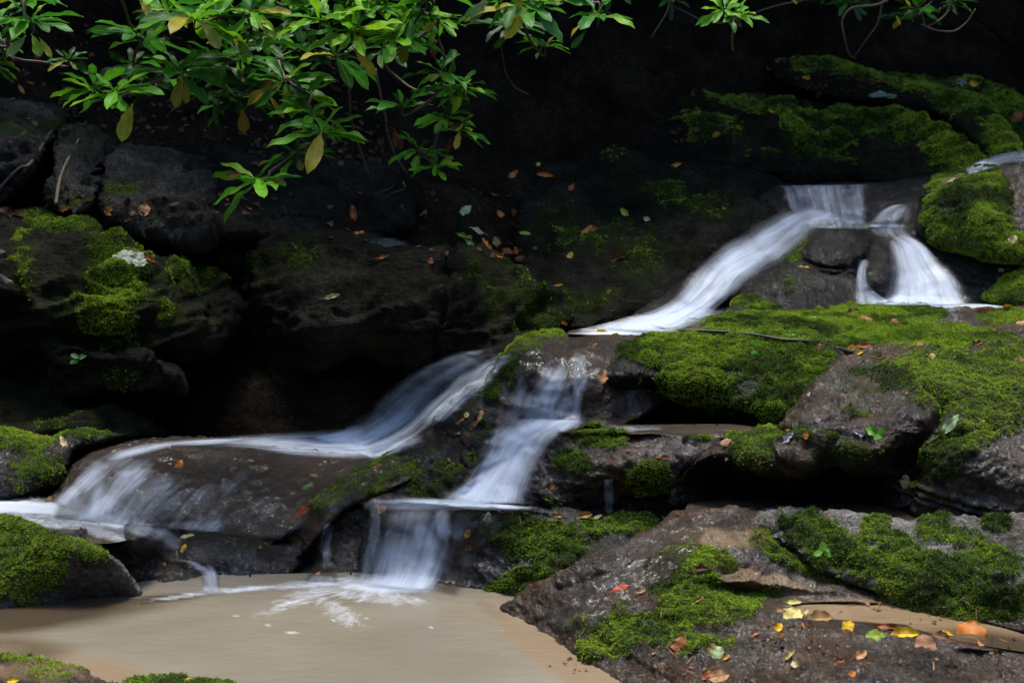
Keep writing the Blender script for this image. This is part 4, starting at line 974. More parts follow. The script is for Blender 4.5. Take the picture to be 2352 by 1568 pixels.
# middle fall
sheet('water_film', [((1265, 770), (1440, 765)), ((1225, 800), (1410, 800)), ((1195, 850), (1380, 840)), ((1165, 920), (1350, 890)), ((1140, 990), (1340, 950)), ((1110, 1050), (1330, 985))],
      [(1268, 900, 30, 46, -25, .85), (1290, 860, 14, 26, 0, .55), (1245, 950, 50, 40, 0, .8), (1330, 860, 20, 50, 5, .5), (1325, 930, 10, 60, 0, .75), (1180, 960, 20, 70, -10, .5), (1300, 940, 30, 40, 0, .7), (1200, 1010, 60, 40, 0, .75)], mat='film', nu=60, nv=90, off=.012, edge=.08,
      label='brown film of water breaking into white over the centre lip')
sheet('waterfall', [((1165, 955), (1350, 962)), ((1135, 985), (1330, 978)), ((1115, 1020), (1285, 1000)), ((1100, 1060), (1250, 1040)), ((1070, 1100), (1230, 1080)), ((1035, 1130), (1215, 1125)), ((1000, 1155), (1215, 1160))],
      [(1250, 985, 100, 24, 12, 1.0), (1200, 1020, 80, 40, 30, 1.05), (1150, 1080, 80, 50, 30, 1.0), (1120, 1130, 110, 30, 0, 1.15), (1120, 1010, 30, 50, 0, .7), (1170, 1090, 110, 90, 20, .8)], nu=50, nv=80, off=.03, edge=.14, relax=12, lift=.03, prof=[(0, 4.90), (.4, 4.80), (1, 4.60)],
      label='broad white middle fall landing on the lower ledge')
# lower fall
sheet('waterfall', [((1000, 1140), (1230, 1163)), ((900, 1143), (1180, 1172)), ((848, 1150), (1090, 1180)), ((848, 1190), (1055, 1205)), ((842, 1240), (1035, 1255)), ((830, 1290), (1015, 1310)), ((818, 1345), (985, 1362))],
      [(1080, 1158, 130, 9, -3, 1.0), (960, 1160, 110, 12, 0, .7), (960, 1195, 70, 30, 0, .58), (1015, 1200, 18, 40, 10, .85), (945, 1285, 85, 60, 0, .72), (862, 1230, 14, 90, 0, .42), (930, 1335, 90, 26, 0, .8), (975, 1250, 26, 70, 12, .8), (900, 1250, 26, 60, 5, .35)], nu=80, nv=100, off=.018, edge=.08, relax=30, lift=.015, film=.5, gain=1.22,
      label='lowest fall fanning into the tan pool')
sheet('water_film', [((1030, 1170), (1180, 1180)), ((1010, 1220), (1120, 1240)), ((990, 1280), (1080, 1300)), ((960, 1350), (1050, 1370))], [(1040, 1240, 50, 60, 0, .12)], mat='film', nu=40, nv=40, off=.008, label='dark glistening film of water right of the lowest fall')
sheet('water_film', [((1600, 1175), (1680, 1185)), ((1540, 1200), (1620, 1215)), ((1490, 1240), (1590, 1262)), ((1440, 1290), (1530, 1320)), ((1370, 1330), (1450, 1370)), ((1310, 1380), (1390, 1410)), ((1230, 1425), (1340, 1480))],
      [(1540, 1225, 70, 22, 40, .1), (1430, 1320, 80, 24, 30, .1), (1330, 1390, 90, 30, 35, .08), (1280, 1440, 50, 26, 30, .1)], mat='film', nu=36, nv=90, off=.008, label='thin rippling film of water crossing the foreground slope')
sheet('water_film', [((745, 1200), (790, 1195)), ((735, 1225), (765, 1225)), ((730, 1265), (760, 1268)), ((715, 1310), (770, 1312)), ((700, 1335), (780, 1338))], [(750, 1240, 16, 60, 0, .45), (740, 1330, 40, 10, 0, .6)], mat='film', nu=20, nv=40, off=.01, label='dark trickle down the jagged rock left of the lowest fall')
sheet('water_film', [((1380, 1100), (1408, 1098)), ((1384, 1125), (1412, 1125)), ((1388, 1180), (1410, 1180))], [(1395, 1140, 14, 50, 0, .45)], mat='flow', nu=12, nv=30, off=.03, label='fine drip thread falling from the shelf left of the moss tuft')
# ------------------------------------------------------------------ leaves
def leaf_geo(kind='ever', seg=10, cross=5, curl=0.0, fold=0.25, wavy=0.0, seed=0, droop=0.0):
    """unit long leaf along +x, flat in xy, z up; returns V, F, UV"""
    r = np.random.RandomState(seed)
    t = np.linspace(0, 1, seg + 1)
    if kind == 'ever':      # oblanceolate, widest past the middle
        w = np.interp(t, [0, .10, .2, .4, .62, .8, .92, 1], [.018, .022, .07, .13, .165, .15, .09, .0])
    elif kind == 'lance':
        w = np.interp(t, [0, .08, .2, .4, .6, .8, .93, 1], [.012, .02, .10, .17, .18, .12, .05, .0])
    elif kind == 'oval':
        w = np.interp(t, [0, .06, .15, .35, .55, .75, .9, 1], [.01, .06, .22, .33, .34, .27, .14, .0])
    elif kind == 'round':
        w = np.interp(t, [0, .04, .15, .35, .55, .75, .9, 1], [.01, .22, .38, .47, .48, .40, .25, .04])
    elif kind == 'narrow':
        w = np.interp(t, [0, .1, .3, .6, .85, 1], [.01, .04, .09, .10, .05, .0])
    else:                   # lobed
        w = np.interp(t, [0, .05, .15, .28, .38, .5, .62, .72, .85, 1], [.01, .12, .40, .48, .26, .22, .40, .24, .14, .0])
    w = w * (1 + 0.10 * r.randn(seg + 1) * (t > .1) * (t < .98))
    v = np.linspace(-1, 1, cross)
    x = t[:, None] + 0 * v[None]
    y = w[:, None] * v[None] + 0.03 * math.sin(seed) * np.sin(t * 3)[:, None]
    z = fold * np.abs(y) - droop * t[:, None] ** 2 + curl * (np.abs(v)[None] ** 2) * w[:, None] * 1.2 + wavy * np.sin(t * 14 + seed)[:, None] * np.abs(v)[None] * .05
    V = np.stack([x, y, z], -1).reshape(-1, 3)
    idx = np.arange((seg + 1) * cross).reshape(seg + 1, cross)
    F = np.stack([idx[:-1, :-1], idx[1:, :-1], idx[1:, 1:], idx[:-1, 1:]], -1).reshape(-1, 4)
    UV = np.stack([x, np.broadcast_to((v[None] + 1) / 2, x.shape)], -1).reshape(-1, 2)
    return V, F, UV

def frame(x, up):
    x = np.asarray(x, float); x = x / np.linalg.norm(x)
    y = np.cross(up, x); n = np.linalg.norm(y)
    y = y / n if n > 1e-6 else np.array([0, 1., 0])
    z = np.cross(x, y)
    return np.stack([x, y, z], 0)      # rows

def tube(points, r0, r1, n=6, seed=0, wob=0.0):
    P = smooth_poly(points, 5, closed=False)
    if wob: P = P + wob * np.stack([vnoise(P * 9 + seed + k * 7) for k in range(3)], -1)
    m = len(P)
    T = np.gradient(P, axis=0); T /= np.linalg.norm(T, axis=1, keepdims=True) + 1e-9
    up = np.array([.3, .2, 1.]); A = np.cross(T, up); A /= np.linalg.norm(A, axis=1, keepdims=True) + 1e-9
    Bv = np.cross(T, A)
    rr = np.linspace(r0, r1, m)[:, None, None] * (1 + .18 * vnoise(np.stack([np.arange(m) * .9, np.zeros(m) + seed, np.zeros(m)], -1)))[:, None, None]
    a = np.linspace(0, 2 * np.pi, n, endpoint=False)
    V = P[:, None] + rr * (np.cos(a)[None, :, None] * A[:, None] + np.sin(a)[None, :, None] * Bv[:, None])
    idx = np.arange(m * n).reshape(m, n)
    F = np.stack([idx[:-1], np.roll(idx, -1, 1)[:-1], np.roll(idx, -1, 1)[1:], idx[1:]], -1).reshape(-1, 4)
    c0, c1 = m * n, m * n + 1
    V = np.concatenate([V.reshape(-1, 3), P[:1], P[-1:]])
    T1 = np.stack([np.roll(idx[0], -1), idx[0], np.full(n, c0)], -1)
    T2 = np.stack([idx[-1], np.roll(idx[-1], -1), np.full(n, c1)], -1)
    return V, F, np.concatenate([T1, T2])

GREENS = np.array([[.010, .045, .006], [.018, .095, .008], [.036, .18, .010], [.11, .32, .010], [.22, .40, .012]])
def whorl(parent, px, py, Y, size, bright=0.5, n=8, tilt=(0, 0), yellow=0, seed=0, spread=1.0, side=0):
    """rosette of evergreen leaves round a twig tip; size = leaf length in px"""
    r = np.random.RandomState(seed + 100)
    c = pt(px, py, Y)
    Ls = size * Y / FPX * 1.16
    ax = np.array([tilt[0] + side, -0.25 + .25 * r.randn(), 1.0 + tilt[1]]); ax /= np.linalg.norm(ax)
    Fm = frame(np.cross(ax, [0.1, 1, .2]), ax)
    Vs, Fs, Us, Cs = [], [], [], []
    off = 0
    rings = [(n + 2, 0.10, 1.0), (max(3, n // 3 + 1), 0.70, .74)]
    for (k, elev, ls) in rings:
        a0 = r.rand() * 6.28
        for i in range(k):
            a = a0 + 2 * np.pi * (i + .35 * r.randn()) / k
            el = elev + .22 * r.randn() - .12
            d = Fm[0] * math.cos(a) * math.cos(el) + Fm[1] * math.sin(a) * math.cos(el) + ax * math.sin(el)
            L = Ls * ls * (0.82 + .38 * r.rand())
            V, F, UV = leaf_geo('ever', 9, 5, fold=.30, droop=.10 + .16 * r.rand(), wavy=.6, seed=int(r.randint(1e6)))
            V = V * np.array([1, .62 + .26 * r.rand(), 1])
            fr = frame(d, ax + .35 * r.randn(3))
            W = (V * L) @ fr + c + ax * (0.006 * r.randn()) + d * .004
            Vs.append(W); Fs.append(F + off); Us.append(UV); off += len(V)
            t = np.clip(bright * 3.4 + .75 * r.randn(), 0, 3.99)
            col_ = GREENS[int(t)] * (1 - t % 1) + GREENS[min(int(t) + 1, 4)] * (t % 1)
            if r.rand() < .045: col_ = np.array([.30, .26, .02])
            Cs.append(np.tile(np.r_[col_, 1], (len(V), 1)))
    o = mesh_np('leaf_whorl', np.concatenate(Vs) , np.concatenate(Fs), M['leaf'], parent=parent, uv=np.concatenate(Us), cols=np.concatenate(Cs))
    return c, ax, Ls

def hang_leaf(parent, a, b, Y, wid, colr, name='yellow_leaf', seed=0, kind='ever', face=(0.15, -1, .25)):
    A, Bp = pt(*a, Y), pt(*b, Y - .02)
    L = np.linalg.norm(Bp - A)
    V, F, UV = leaf_geo(kind, 10, 5, fold=.22, droop=.06, wavy=.5, seed=seed)
    V = V * np.array([1, wid, 1])
    fr = frame(Bp - A, np.array(face, float))
    return mesh_np(name, (V * L) @ fr + A, F, M['leaf'], parent=parent, uv=UV, cols=np.tile(np.r_[colr, 1], (len(V), 1)))

def shrub(label, roots, wh, yel, seed0=0, name='evergreen_shrub', hidden=()):
    root = empty(name, tuple(pt(*roots[0])))
    bpy.context.view_layer.update()
    tag(root, label, 'shrub', 'evergreen shrubs over the stream')
    base = np.array(root.location)
    kids = []
    nodes = [np.array(pt(*q)) for q in roots]
    done = []
    order = sorted(range(len(wh)), key=lambda i: wh[i][1])
    for i in order:
        w = wh[i]
        c, ax, L = whorl(root, *w[:5], n=w[5] if len(w) > 5 else 8, seed=seed0 + i * 7, side=(w[6] if len(w) > 6 else 0))
        # stem back to the nearest higher node
        cand = [(np.linalg.norm((q - c) * np.array([1, .7, 1.1])) + (0 if q[2] > c[2] else .5), q) for q in nodes]
        q = min(cand, key=lambda z: z[0])[1]
        sag = np.array([0, .03, -.06]) * np.linalg.norm(c - q)
        pts = [q, q * .65 + c * .35 + sag * 1.5 + .02 * rng.randn(3), q * .3 + c * .7 + sag * 2 + .015 * rng.randn(3), c - ax * L * .25, c]
        V, F, T = tube(pts, .0065, .0032, seed=i, wob=.012)
        mesh_np('branch', V, [F, T], M['bark'], parent=root)
        nodes.append(c)
        # winter bud
        bt = [c - ax * .005, c + ax * L * .10, c + ax * L * .17]
        V, F, T = tube(bt, .0045, .001, seed=i)
        mesh_np('bud', V, [F, T], M['bark'] if i % 3 else M['mossleaf'], parent=root) if False else None
    for k, y in enumerate(yel):
        hang_leaf(root, *y[:4], y[4], name=y[5] if len(y) > 5 else 'yellow_leaf', seed=k + seed0)
    for o in root.children:
        o.matrix_parent_inverse = Matrix.Identity(4)
        me = o.data
        co = np.empty(len(me.vertices) * 3, np.float32); me.vertices.foreach_get('co', co)
        co = co.reshape(-1, 3) - base.astype(np.float32)
        me.vertices.foreach_set('co', co.ravel()); me.update()
    return root

YG, YL, AM, RB, OL = (.26, .30, .03), (.48, .34, .03), (.30, .16, .015), (.14, .03, .010), (.20, .22, .03)
shrub('large evergreen shrub with glossy whorled leaves overhanging the left half of the stream',
      [(480, -260, 5.2), (300, -150, 5.1), (700, -140, 5.0), (880, -120, 4.9), (1000, -90, 4.9), (150, -160, 5.2), (560, -40, 5.2)],
      [(270, -25, 5.0, 90, .8, 9), (395, 28, 5.0, 85, .75, 9), (350, -30, 4.9, 80, .9, 8), (448, 42, 4.8, 105, .8, 10), (485, 12, 5.1, 80, .6, 8), (578, 28, 4.9, 88, .8, 9), (560, -20, 5.0, 90, .8, 8),
       (665, 38, 4.95, 84, .7, 9), (640, -15, 5.0, 90, .7, 8), (735, 46, 4.8, 88, .85, 9), (720, -10, 5.0, 80, .7, 8), (325, 84, 5.3, 92, .30, 8), (548, 88, 5.0, 80, .6, 8), (497, 138, 5.3, 88, .25, 9), (412, 168, 5.0, 112, .42, 9),
       (300, 150, 5.4, 70, .15, 7), (215, 207, 4.8, 78, .7, 9), (268, 212, 4.75, 84, .85, 9), (350, 190, 5.3, 70, .2, 6), (475, 216, 5.3, 82, .18, 9), (540, 235, 5.4, 80, .12, 8), (548, 138, 5.2, 78, .4, 8), (640, 138, 5.3, 56, .35, 7),
       (655, 186, 5.1, 82, .45, 9), (600, 205, 5.4, 76, .15, 8), (705, 222, 4.95, 76, .6, 8), (715, 262, 4.85, 78, .8, 9), (740, 303, 4.75, 92, .88, 8), (678, 356, 4.9, 68, .4, 7), (590, 417, 4.75, 100, .72, 8, -.2),
       (690, 120, 5.4, 80, .2, 8), (770, 130, 5.4, 85, .15, 8), (600, 90, 5.4, 90, .2, 8)],
      [((305, 238), (278, 325), 4.7, 1.15, YG), ((420, 170), (402, 248), 4.95, 1.0, (.30, .24, .04)), ((428, 178), (428, 238), 5.0, .9, YL), ((556, 250), (560, 306), 5.1, 1.3, AM, 'amber_leaf'),
       ((460, 48), (505, 112), 4.7, 1.15, OL), ((585, 45), (633, 86), 4.85, 1.0, YG), ((618, 218), (652, 270), 5.2, .7, YL), ((545, 92), (576, 132), 4.9, 1.2, (.14, .26, .02)), ((688, 365), (692, 392), 4.85, 1.6, OL),
       ((655, 380), (632, 428), 4.8, .7, YG), ((320, 0), (345, 38), 4.8, 1.1, (.34, .30, .03)), ((640, 178), (608, 190), 5.2, .8, RB, 'brown_leaf'), ((560, 398), (518, 404), 4.74, .9, (.20, .07, .02), 'brown_leaf'),
       ((490, 240), (500, 288), 5.1, .8, (.04, .12, .02), 'drooping_leaf'), ((510, 180), (520, 218), 5.0, 1.1, (.05, .14, .03), 'drooping_leaf'), ((700, 70), (725, 110), 4.9, 1.0, (.10, .20, .02), 'drooping_leaf')], seed0=10)
shrub('evergreen shrub with a long hanging curtain of leafy twigs left of the centre',
      [(980, -260, 5.1), (860, -140, 5.0), (940, -130, 5.1), (1040, -120, 5.1)],
      [(809, 70, 4.8, 88, .85, 9), (837, 18, 4.9, 84, .85, 9), (800, -15, 4.9, 90, .8, 8), (880, -10, 5.0, 84, .7, 9), (908, 88, 4.85, 86, .85, 9), (946, 34, 4.9, 80, .8, 9), (1004, 46, 4.9, 64, .75, 8), (985, -5, 4.9, 84, .75, 8),
       (1010, 165, 4.9, 74, .65, 8), (1020, 198, 4.95, 64, .6, 7), (1066, 206, 4.9, 68, .7, 7), (922, 243, 5.2, 62, .3, 8), (1018, 268, 4.95, 60, .6, 6), (1055, 300, 4.9, 62, .75, 7), (961, 344, 4.9, 68, .55, 7), (1004, 382, 4.85, 56, .72, 7),
       (880, 110, 5.3, 80, .25, 8), (930, 70, 5.3, 84, .3, 8)],
      [((808, 105), (866, 172), 4.8, .72, (.50, .33, .02)), ((933, 90), (925, 148), 4.95, 1.1, (.24, .26, .03)), ((1055, 300), (1046, 343), 4.85, 1.1, (.55, .40, .05)), ((1036, 312), (1026, 355), 4.95, .9, RB, 'brown_leaf'),
       ((994, 84), (996, 132), 5.1, 1.0, (.10, .022, .008), 'brown_leaf'), ((1038, 222), (1050, 222), 4.9, .5, YG), ((1036, 266), (1056, 222), 4.85, 1.0, (.18, .34, .02), 'pale_green_leaf'), ((1018, 270), (1000, 306), 4.85, 1.15, (.16, .30, .03), 'pale_green_leaf'),
       ((1012, 172), (980, 182), 4.85, 1.4, (.36, .38, .03)), ((905, 290), (908, 340), 5.3, .7, (.16, .05, .02), 'brown_leaf'), ((922, 300), (920, 345), 5.3, .7, (.12, .04, .02), 'brown_leaf'), ((840, 80), (822, 86), 4.8, 1.4, (.25, .09, .03), 'brown_leaf')], seed0=300)
shrub('evergreen branch at the top centre with a big hanging yellow leaf',
      [(1200, -240, 5.0), (1300, -120, 5.1), (1150, -110, 5.0)],
      [(1195, 8, 4.9, 100, .5, 9), (1150, 0, 5.0, 90, .4, 8), (1240, -10, 4.95, 95, .45, 8), (1170, 60, 5.2, 84, .2, 7), (1250, 106, 5.0, 58, .55, 7), (1370, 34, 4.9, 76, .6, 7), (1395, -30, 5.0, 70, .3, 7)],
      [((1212, 18), (1160, 88), 4.8, 1.05, (.62, .48, .04)), ((1198, -20), (1190, 22), 4.85, 1.3, (.55, .42, .03)), ((1120, -5), (1082, 52), 4.9, 1.1, (.16, .24, .10), 'pale_green_leaf'), ((1165, 80), (1135, 112), 5.0, 1.0, (.05, .15, .02), 'drooping_leaf'), ((1345, 72), (1312, 110), 4.9, .9, (.04, .13, .02), 'drooping_leaf')], seed0=600)
shrub('lone bright whorl of evergreen leaves on a forked twig at the top right of centre',
      [(1720, 105, 6.2), (1700, 60, 6.2)],
      [(1663, 26, 6.0, 54, .95, 8), (1698, 38, 6.0, 52, 1.0, 7)], [], seed0=800)
shrub('dim evergreen branches hanging along the top right edge',
      [(2050, -220, 8.0), (2100, -100, 8.0), (1950, -100, 8.0), (2200, -80, 8)],
      [(1950, 8, 7.8, 46, .25, 7), (2020, -8, 7.8, 50, .2, 7), (2110, 22, 7.6, 48, .35, 7), (2140, -12, 7.8, 48, .25, 7), (1900, -15, 7.9, 46, .2, 7), (1540, -5, 7.6, 50, .2, 6), (2190, 5, 7.9, 44, .2, 7), (2070, 40, 7.9, 40, .15, 6)],
      [((1815, -4), (1832, 10), 7.6, .8, YL), ((2058, 35), (2068, 58), 7.6, .8, (.4, .36, .03)), ((2076, -6), (2092, 14), 7.6, .8, (.45, .42, .03))], seed0=900)
shrub('evergreen twig with drooping yellowing leaves in the top left corner',
      [(60, -240, 5.0), (20, -120, 5.0), (110, -110, 5.0)],
      [(72, 50, 4.8, 82, .6, 9), (55, 0, 4.9, 70, .7, 7), (154, 136, 5.3, 46, .25, 7), (-12, 150, 4.9, 56, .6, 8), (10, 40, 4.9, 70, .5, 7), (5, 95, 5.2, 50, .3, 7)],
      [((60, 82), (14, 128), 4.7, 1.1, (.24, .32, .10), 'pale_green_leaf'), ((72, 78), (92, 130), 4.7, 1.2, (.20, .34, .03), 'pale_green_leaf'), ((90, 86), (118, 132), 4.72, .85, (.42, .40, .04)), ((160, 140), (178, 160), 5.2, .8, OL)], seed0=1000)

# ------------------------------------------------------------------ twigs
def twig(label, pts, r0, r1, mat='root', name='bare_twig', group='bare twigs on the dark bank', wob=.004, lift=.0):
    P = [pt(*p) for p in pts]
    V, F, T = tube(P, r0, r1, n=7, seed=len(label), wob=wob)
    o = mesh_np(name, V, [F, T], M[mat])
    tag(o, label, 'twig', group)
    return o
def on(x, y, off=.006):
    h, n = hit(x, y)
    return (x, y, (h.y - off) if h is not None else 5.0)
twig('thin black fallen stick lying across the moss of the main ledge', [on(*q, .018) for q in [(1492, 748), (1550, 758), (1635, 761), (1710, 766), (1760, 773), (1799, 780), (1851, 783), (1892, 789), (1926, 799), (1957, 808)]], .0048, .0070, 'twig', 'fallen_stick', None, wob=.002)
twig('tall looped bare twig hanging in the top right', [(2060, -20, 7.7), (2020, 10, 7.7), (1960, 18, 7.7), (1935, 45, 7.7), (1938, 80, 7.7), (1950, 125, 7.75), (1965, 135, 7.8)], .008, .004)
twig('inner bare twig beside the looped one in the top right', [(2030, -10, 7.8), (2022, 30, 7.8), (2012, 60, 7.8), (1990, 90, 7.8), (1962, 130, 7.85)], .006, .003)
twig('bare forked twig crossing below the top right leaves', [(2190, -30, 7.6), (2175, 30, 7.6), (2130, 60, 7.6), (2115, 30, 7.6), (2090, 45, 7.6)], .006, .003)
twig('curving bare twig under the forked one at the top right', [(2115, 55, 7.7), (2150, 70, 7.7), (2190, 72, 7.7), (2220, 50, 7.7), (2240, 20, 7.7)], .006, .003)
twig('short bleached twig among litter in the upper right', [on(2030, 100), on(2060, 103), on(2100, 96), on(2150, 92)], .006, .003)
twig('bleached curled twig end at the centre of the dark bank', [(870, 470, 6.9), (885, 455, 6.8), (905, 440, 6.7), (930, 432, 6.6), (925, 418, 6.6)], .003, .002)
twig('grey twig lying left of the bleached curl', [(855, 445, 6.9), (880, 440, 6.8), (905, 428, 6.7)], .003, .002)
twig('hanging root below the top centre branch', [(1148, 60, 6.0), (1150, 100, 6.2), (1160, 160, 6.4), (1180, 200, 6.6), (1215, 216, 6.8)], .005, .003, 'bark')
twig('long thin dark stem below the curtain of twigs', [(795, 120, 5.6), (800, 200, 5.8), (812, 300, 6.2), (845, 400, 6.4), (858, 452, 6.6)], .006, .004, 'bark')
twig('second long stem beside the hanging curtain', [(860, 160, 5.6), (880, 250, 5.8), (900, 340, 6.1), (935, 400, 6.3)], .006, .004, 'bark')
twig('pale lichened bough arching under the hanging curtain', [(1000, 60, 5.1), (960, 90, 5.15), (900, 130, 5.2), (885, 150, 5.2), (920, 185, 5.2), (950, 205, 5.15), (1000, 215, 5.05), (1060, 205, 4.95)], .007, .004, 'root')
twig('curved stem hanging from the dim leaf near the top centre right', [(1542, -30, 7.5), (1535, 20, 7.5), (1520, 50, 7.5), (1495, 85, 7.5)], .005, .003)
twig('forked foot of the lone bright whorl', [(1697, 42, 6.02), (1690, 65, 6.1), (1682, 82, 6.15), (1684, 115, 6.2)], .006, .005)
twig('tall root strip in the dark cleft between the grey boulders', [on(128, 470), on(134, 430), on(150, 380), on(180, 320)], .010, .005)
twig('diagonal root over the leftmost grey boulder', [on(-10, 440), on(40, 390), on(70, 375), on(118, 300)], .010, .006, 'bark')

# weathered stick ends poking in at the left edge
for k, (lab, a, b) in enumerate([('pale broken stick end poking in at the left edge, upper one', (-60, 552), (12, 585)), ('pale broken stick end poking in at the left edge, lower one', (-60, 620), (26, 655))]):
    V, F, T = tube([pt(*a, 5.6), pt((a[0] + b[0]) / 2, (a[1] + b[1]) / 2 - 2, 5.55), pt(*b, 5.5)], .022, .015, n=9, seed=k, wob=.006)
    o = mesh_np('broken_stick', V, [F, T], M['grey']); tag(o, lab, 'stick', 'pale broken sticks at the left edge')

# ------------------------------------------------------------------ lichen crusts (parts of their boulders)
def lichen(x, y, rx, ry, seed, tone=(.26, .28, .22)):
    r = np.random.RandomState(seed)
    a = np.linspace(0, 2 * np.pi, 40, endpoint=False)
    rad = 1 + .28 * vnoise(np.stack([np.cos(a) * 2.2 + seed, np.sin(a) * 2.2, a * 0], -1)) + .12 * vnoise(np.stack([np.cos(a) * 7 + seed, np.sin(a) * 7, a * 0], -1))
    V, rows = [], 6
    c, n = hit(x, y)
    V.append(np.array(c) - np.array([0, .012, -.004]))
    for k in range(1, rows + 1):
        for i in range(40):
            h, nn = hit(x + rx * math.cos(a[i]) * rad[i] * k / rows, y + ry * math.sin(a[i]) * rad[i] * k / rows)
            p = np.array(h); dirv = (np.array([0, 0, EYE]) - p); dirv /= np.linalg.norm(dirv)
            V.append(p + dirv * (.010 + .006 * r.rand()) * (1 if k < rows else .1))
    F = []
    T = [[0, 1 + (i + 1) % 40, 1 + i] for i in range(40)]
    for k in range(rows - 1):
        for i in range(40):
            F.append([1 + k * 40 + i, 1 + k * 40 + (i + 1) % 40, 1 + (k + 1) * 40 + (i + 1) % 40, 1 + (k + 1) * 40 + i])
    cl = np.array(tone) * (0.75 + .5 * r.rand(len(V), 1))
    own = min((o for o in scene.objects if o.type == 'MESH' and o.parent is None and o.get('category') in ('boulder', 'rock')), key=lambda o: owner_dist(o, c))
    return mesh_np('lichen_crust', np.array(V), [np.array(F), np.array(T)], M['lichen'], parent=own, cols=np.c_[cl, np.ones(len(V))])
_cache = {}
def owner_dist(o, c):
    if o.name not in _cache:
        co = np.empty(len(o.data.vertices) * 3, np.float32); o.data.vertices.foreach_get('co', co); _cache[o.name] = co.reshape(-1, 3)
    return float(np.min(((_cache[o.name] - np.array(c)) ** 2).sum(1)))
lichen(296, 588, 34, 15, 1); lichen(322, 604, 20, 9, 2)
lichen(2020, 218, 22, 8, 3, (.15, .19, .15)); lichen(2046, 222, 12, 6, 4, (.15, .19, .15)); lichen(2210, 185, 14, 15, 5, (.15, .18, .15)); lichen(1956, 140, 14, 5, 6, (.10, .12, .10))
lichen(1300, 200, 1, 1, 7) if False else None
lichen(905, 556, 40, 10, 8, (.035, .045, .04)); lichen(1530, 218, 40, 14, 9, (.05, .06, .05))
lichen(2015, 405, 1, 1, 7) if False else None

# ------------------------------------------------------------------ seedlings
def seedling(label, px, py, h, leaves, colr=(.12, .30, .05)):
    c, n = hit(px, py); c = np.array(c)
    root = empty('seedling', tuple(c)); tag(root, label, 'seedling', 'small seedlings on the moss')
    top = np.array([0, -.01, h])
    V, F, T = tube([np.zeros(3) - [0, 0, .01], top * .5 + [.003, 0, 0], top], .0012, .0009)
    mesh_np('stem', V, [F, T], M['bark'], parent=root)
    for k, (ang, el, L, hh) in enumerate(leaves):
        V, F, UV = leaf_geo('oval', 8, 5, fold=.15, droop=.1, seed=k)
        d = np.array([math.cos(R(ang)), -.35, math.sin(R(ang))])
        mesh_np('leaf', (V * L) @ frame(d, [0, -.7, .7]) + top * hh, F, M['leaf'], parent=root, uv=UV, cols=np.tile([*colr, 1], (len(V), 1)))
seedling('two leaved green seedling under the lip of the big left boulder', 184, 838, .03, [(20, 0, .035, 1), (150, 0, .035, 1), (200, 0, .04, .8), (60, 0, .02, 1)], (.10, .24, .08))
seedling('green sprout on the crown of the big middle boulder', 1733, 812, .03, [(80, 0, .028, 1), (230, 0, .024, .5), (300, 0, .02, .4)], (.10, .32, .04))
seedling('light green seedling in front of the long mossy slab', 1888, 1282, .025, [(100, 0, .035, 1), (190, 0, .030, .9), (330, 0, .028, 1), (20, 0, .02, 1)], (.14, .36, .05))
# ------------------------------------------------------------------ fallen leaves, one by one
PAL = dict(yel=(.62, .42, .02), pyel=(.55, .46, .14), cream=(.55, .45, .22), tan=(.30, .16, .05), pink=(.30, .14, .07), org=(.45, .14, .02), rust=(.26, .075, .02), red=(.50, .06, .015), brn=(.12, .05, .02),
           dred=(.10, .02, .012), pgrn=(.33, .42, .20), grn=(.10, .30, .02), lgrn=(.20, .36, .08), ygrn=(.35, .40, .04), lil=(.42, .38, .44), peach=(.50, .26, .12), amb=(.42, .24, .02), wht=(.5, .5, .48))
G1, G2, G3, G4 = 'fallen leaves on the foreground slope', 'fallen leaves on the rocks by the falls', 'fallen leaves on the mossy ledges', 'fallen leaves on the dark bank'
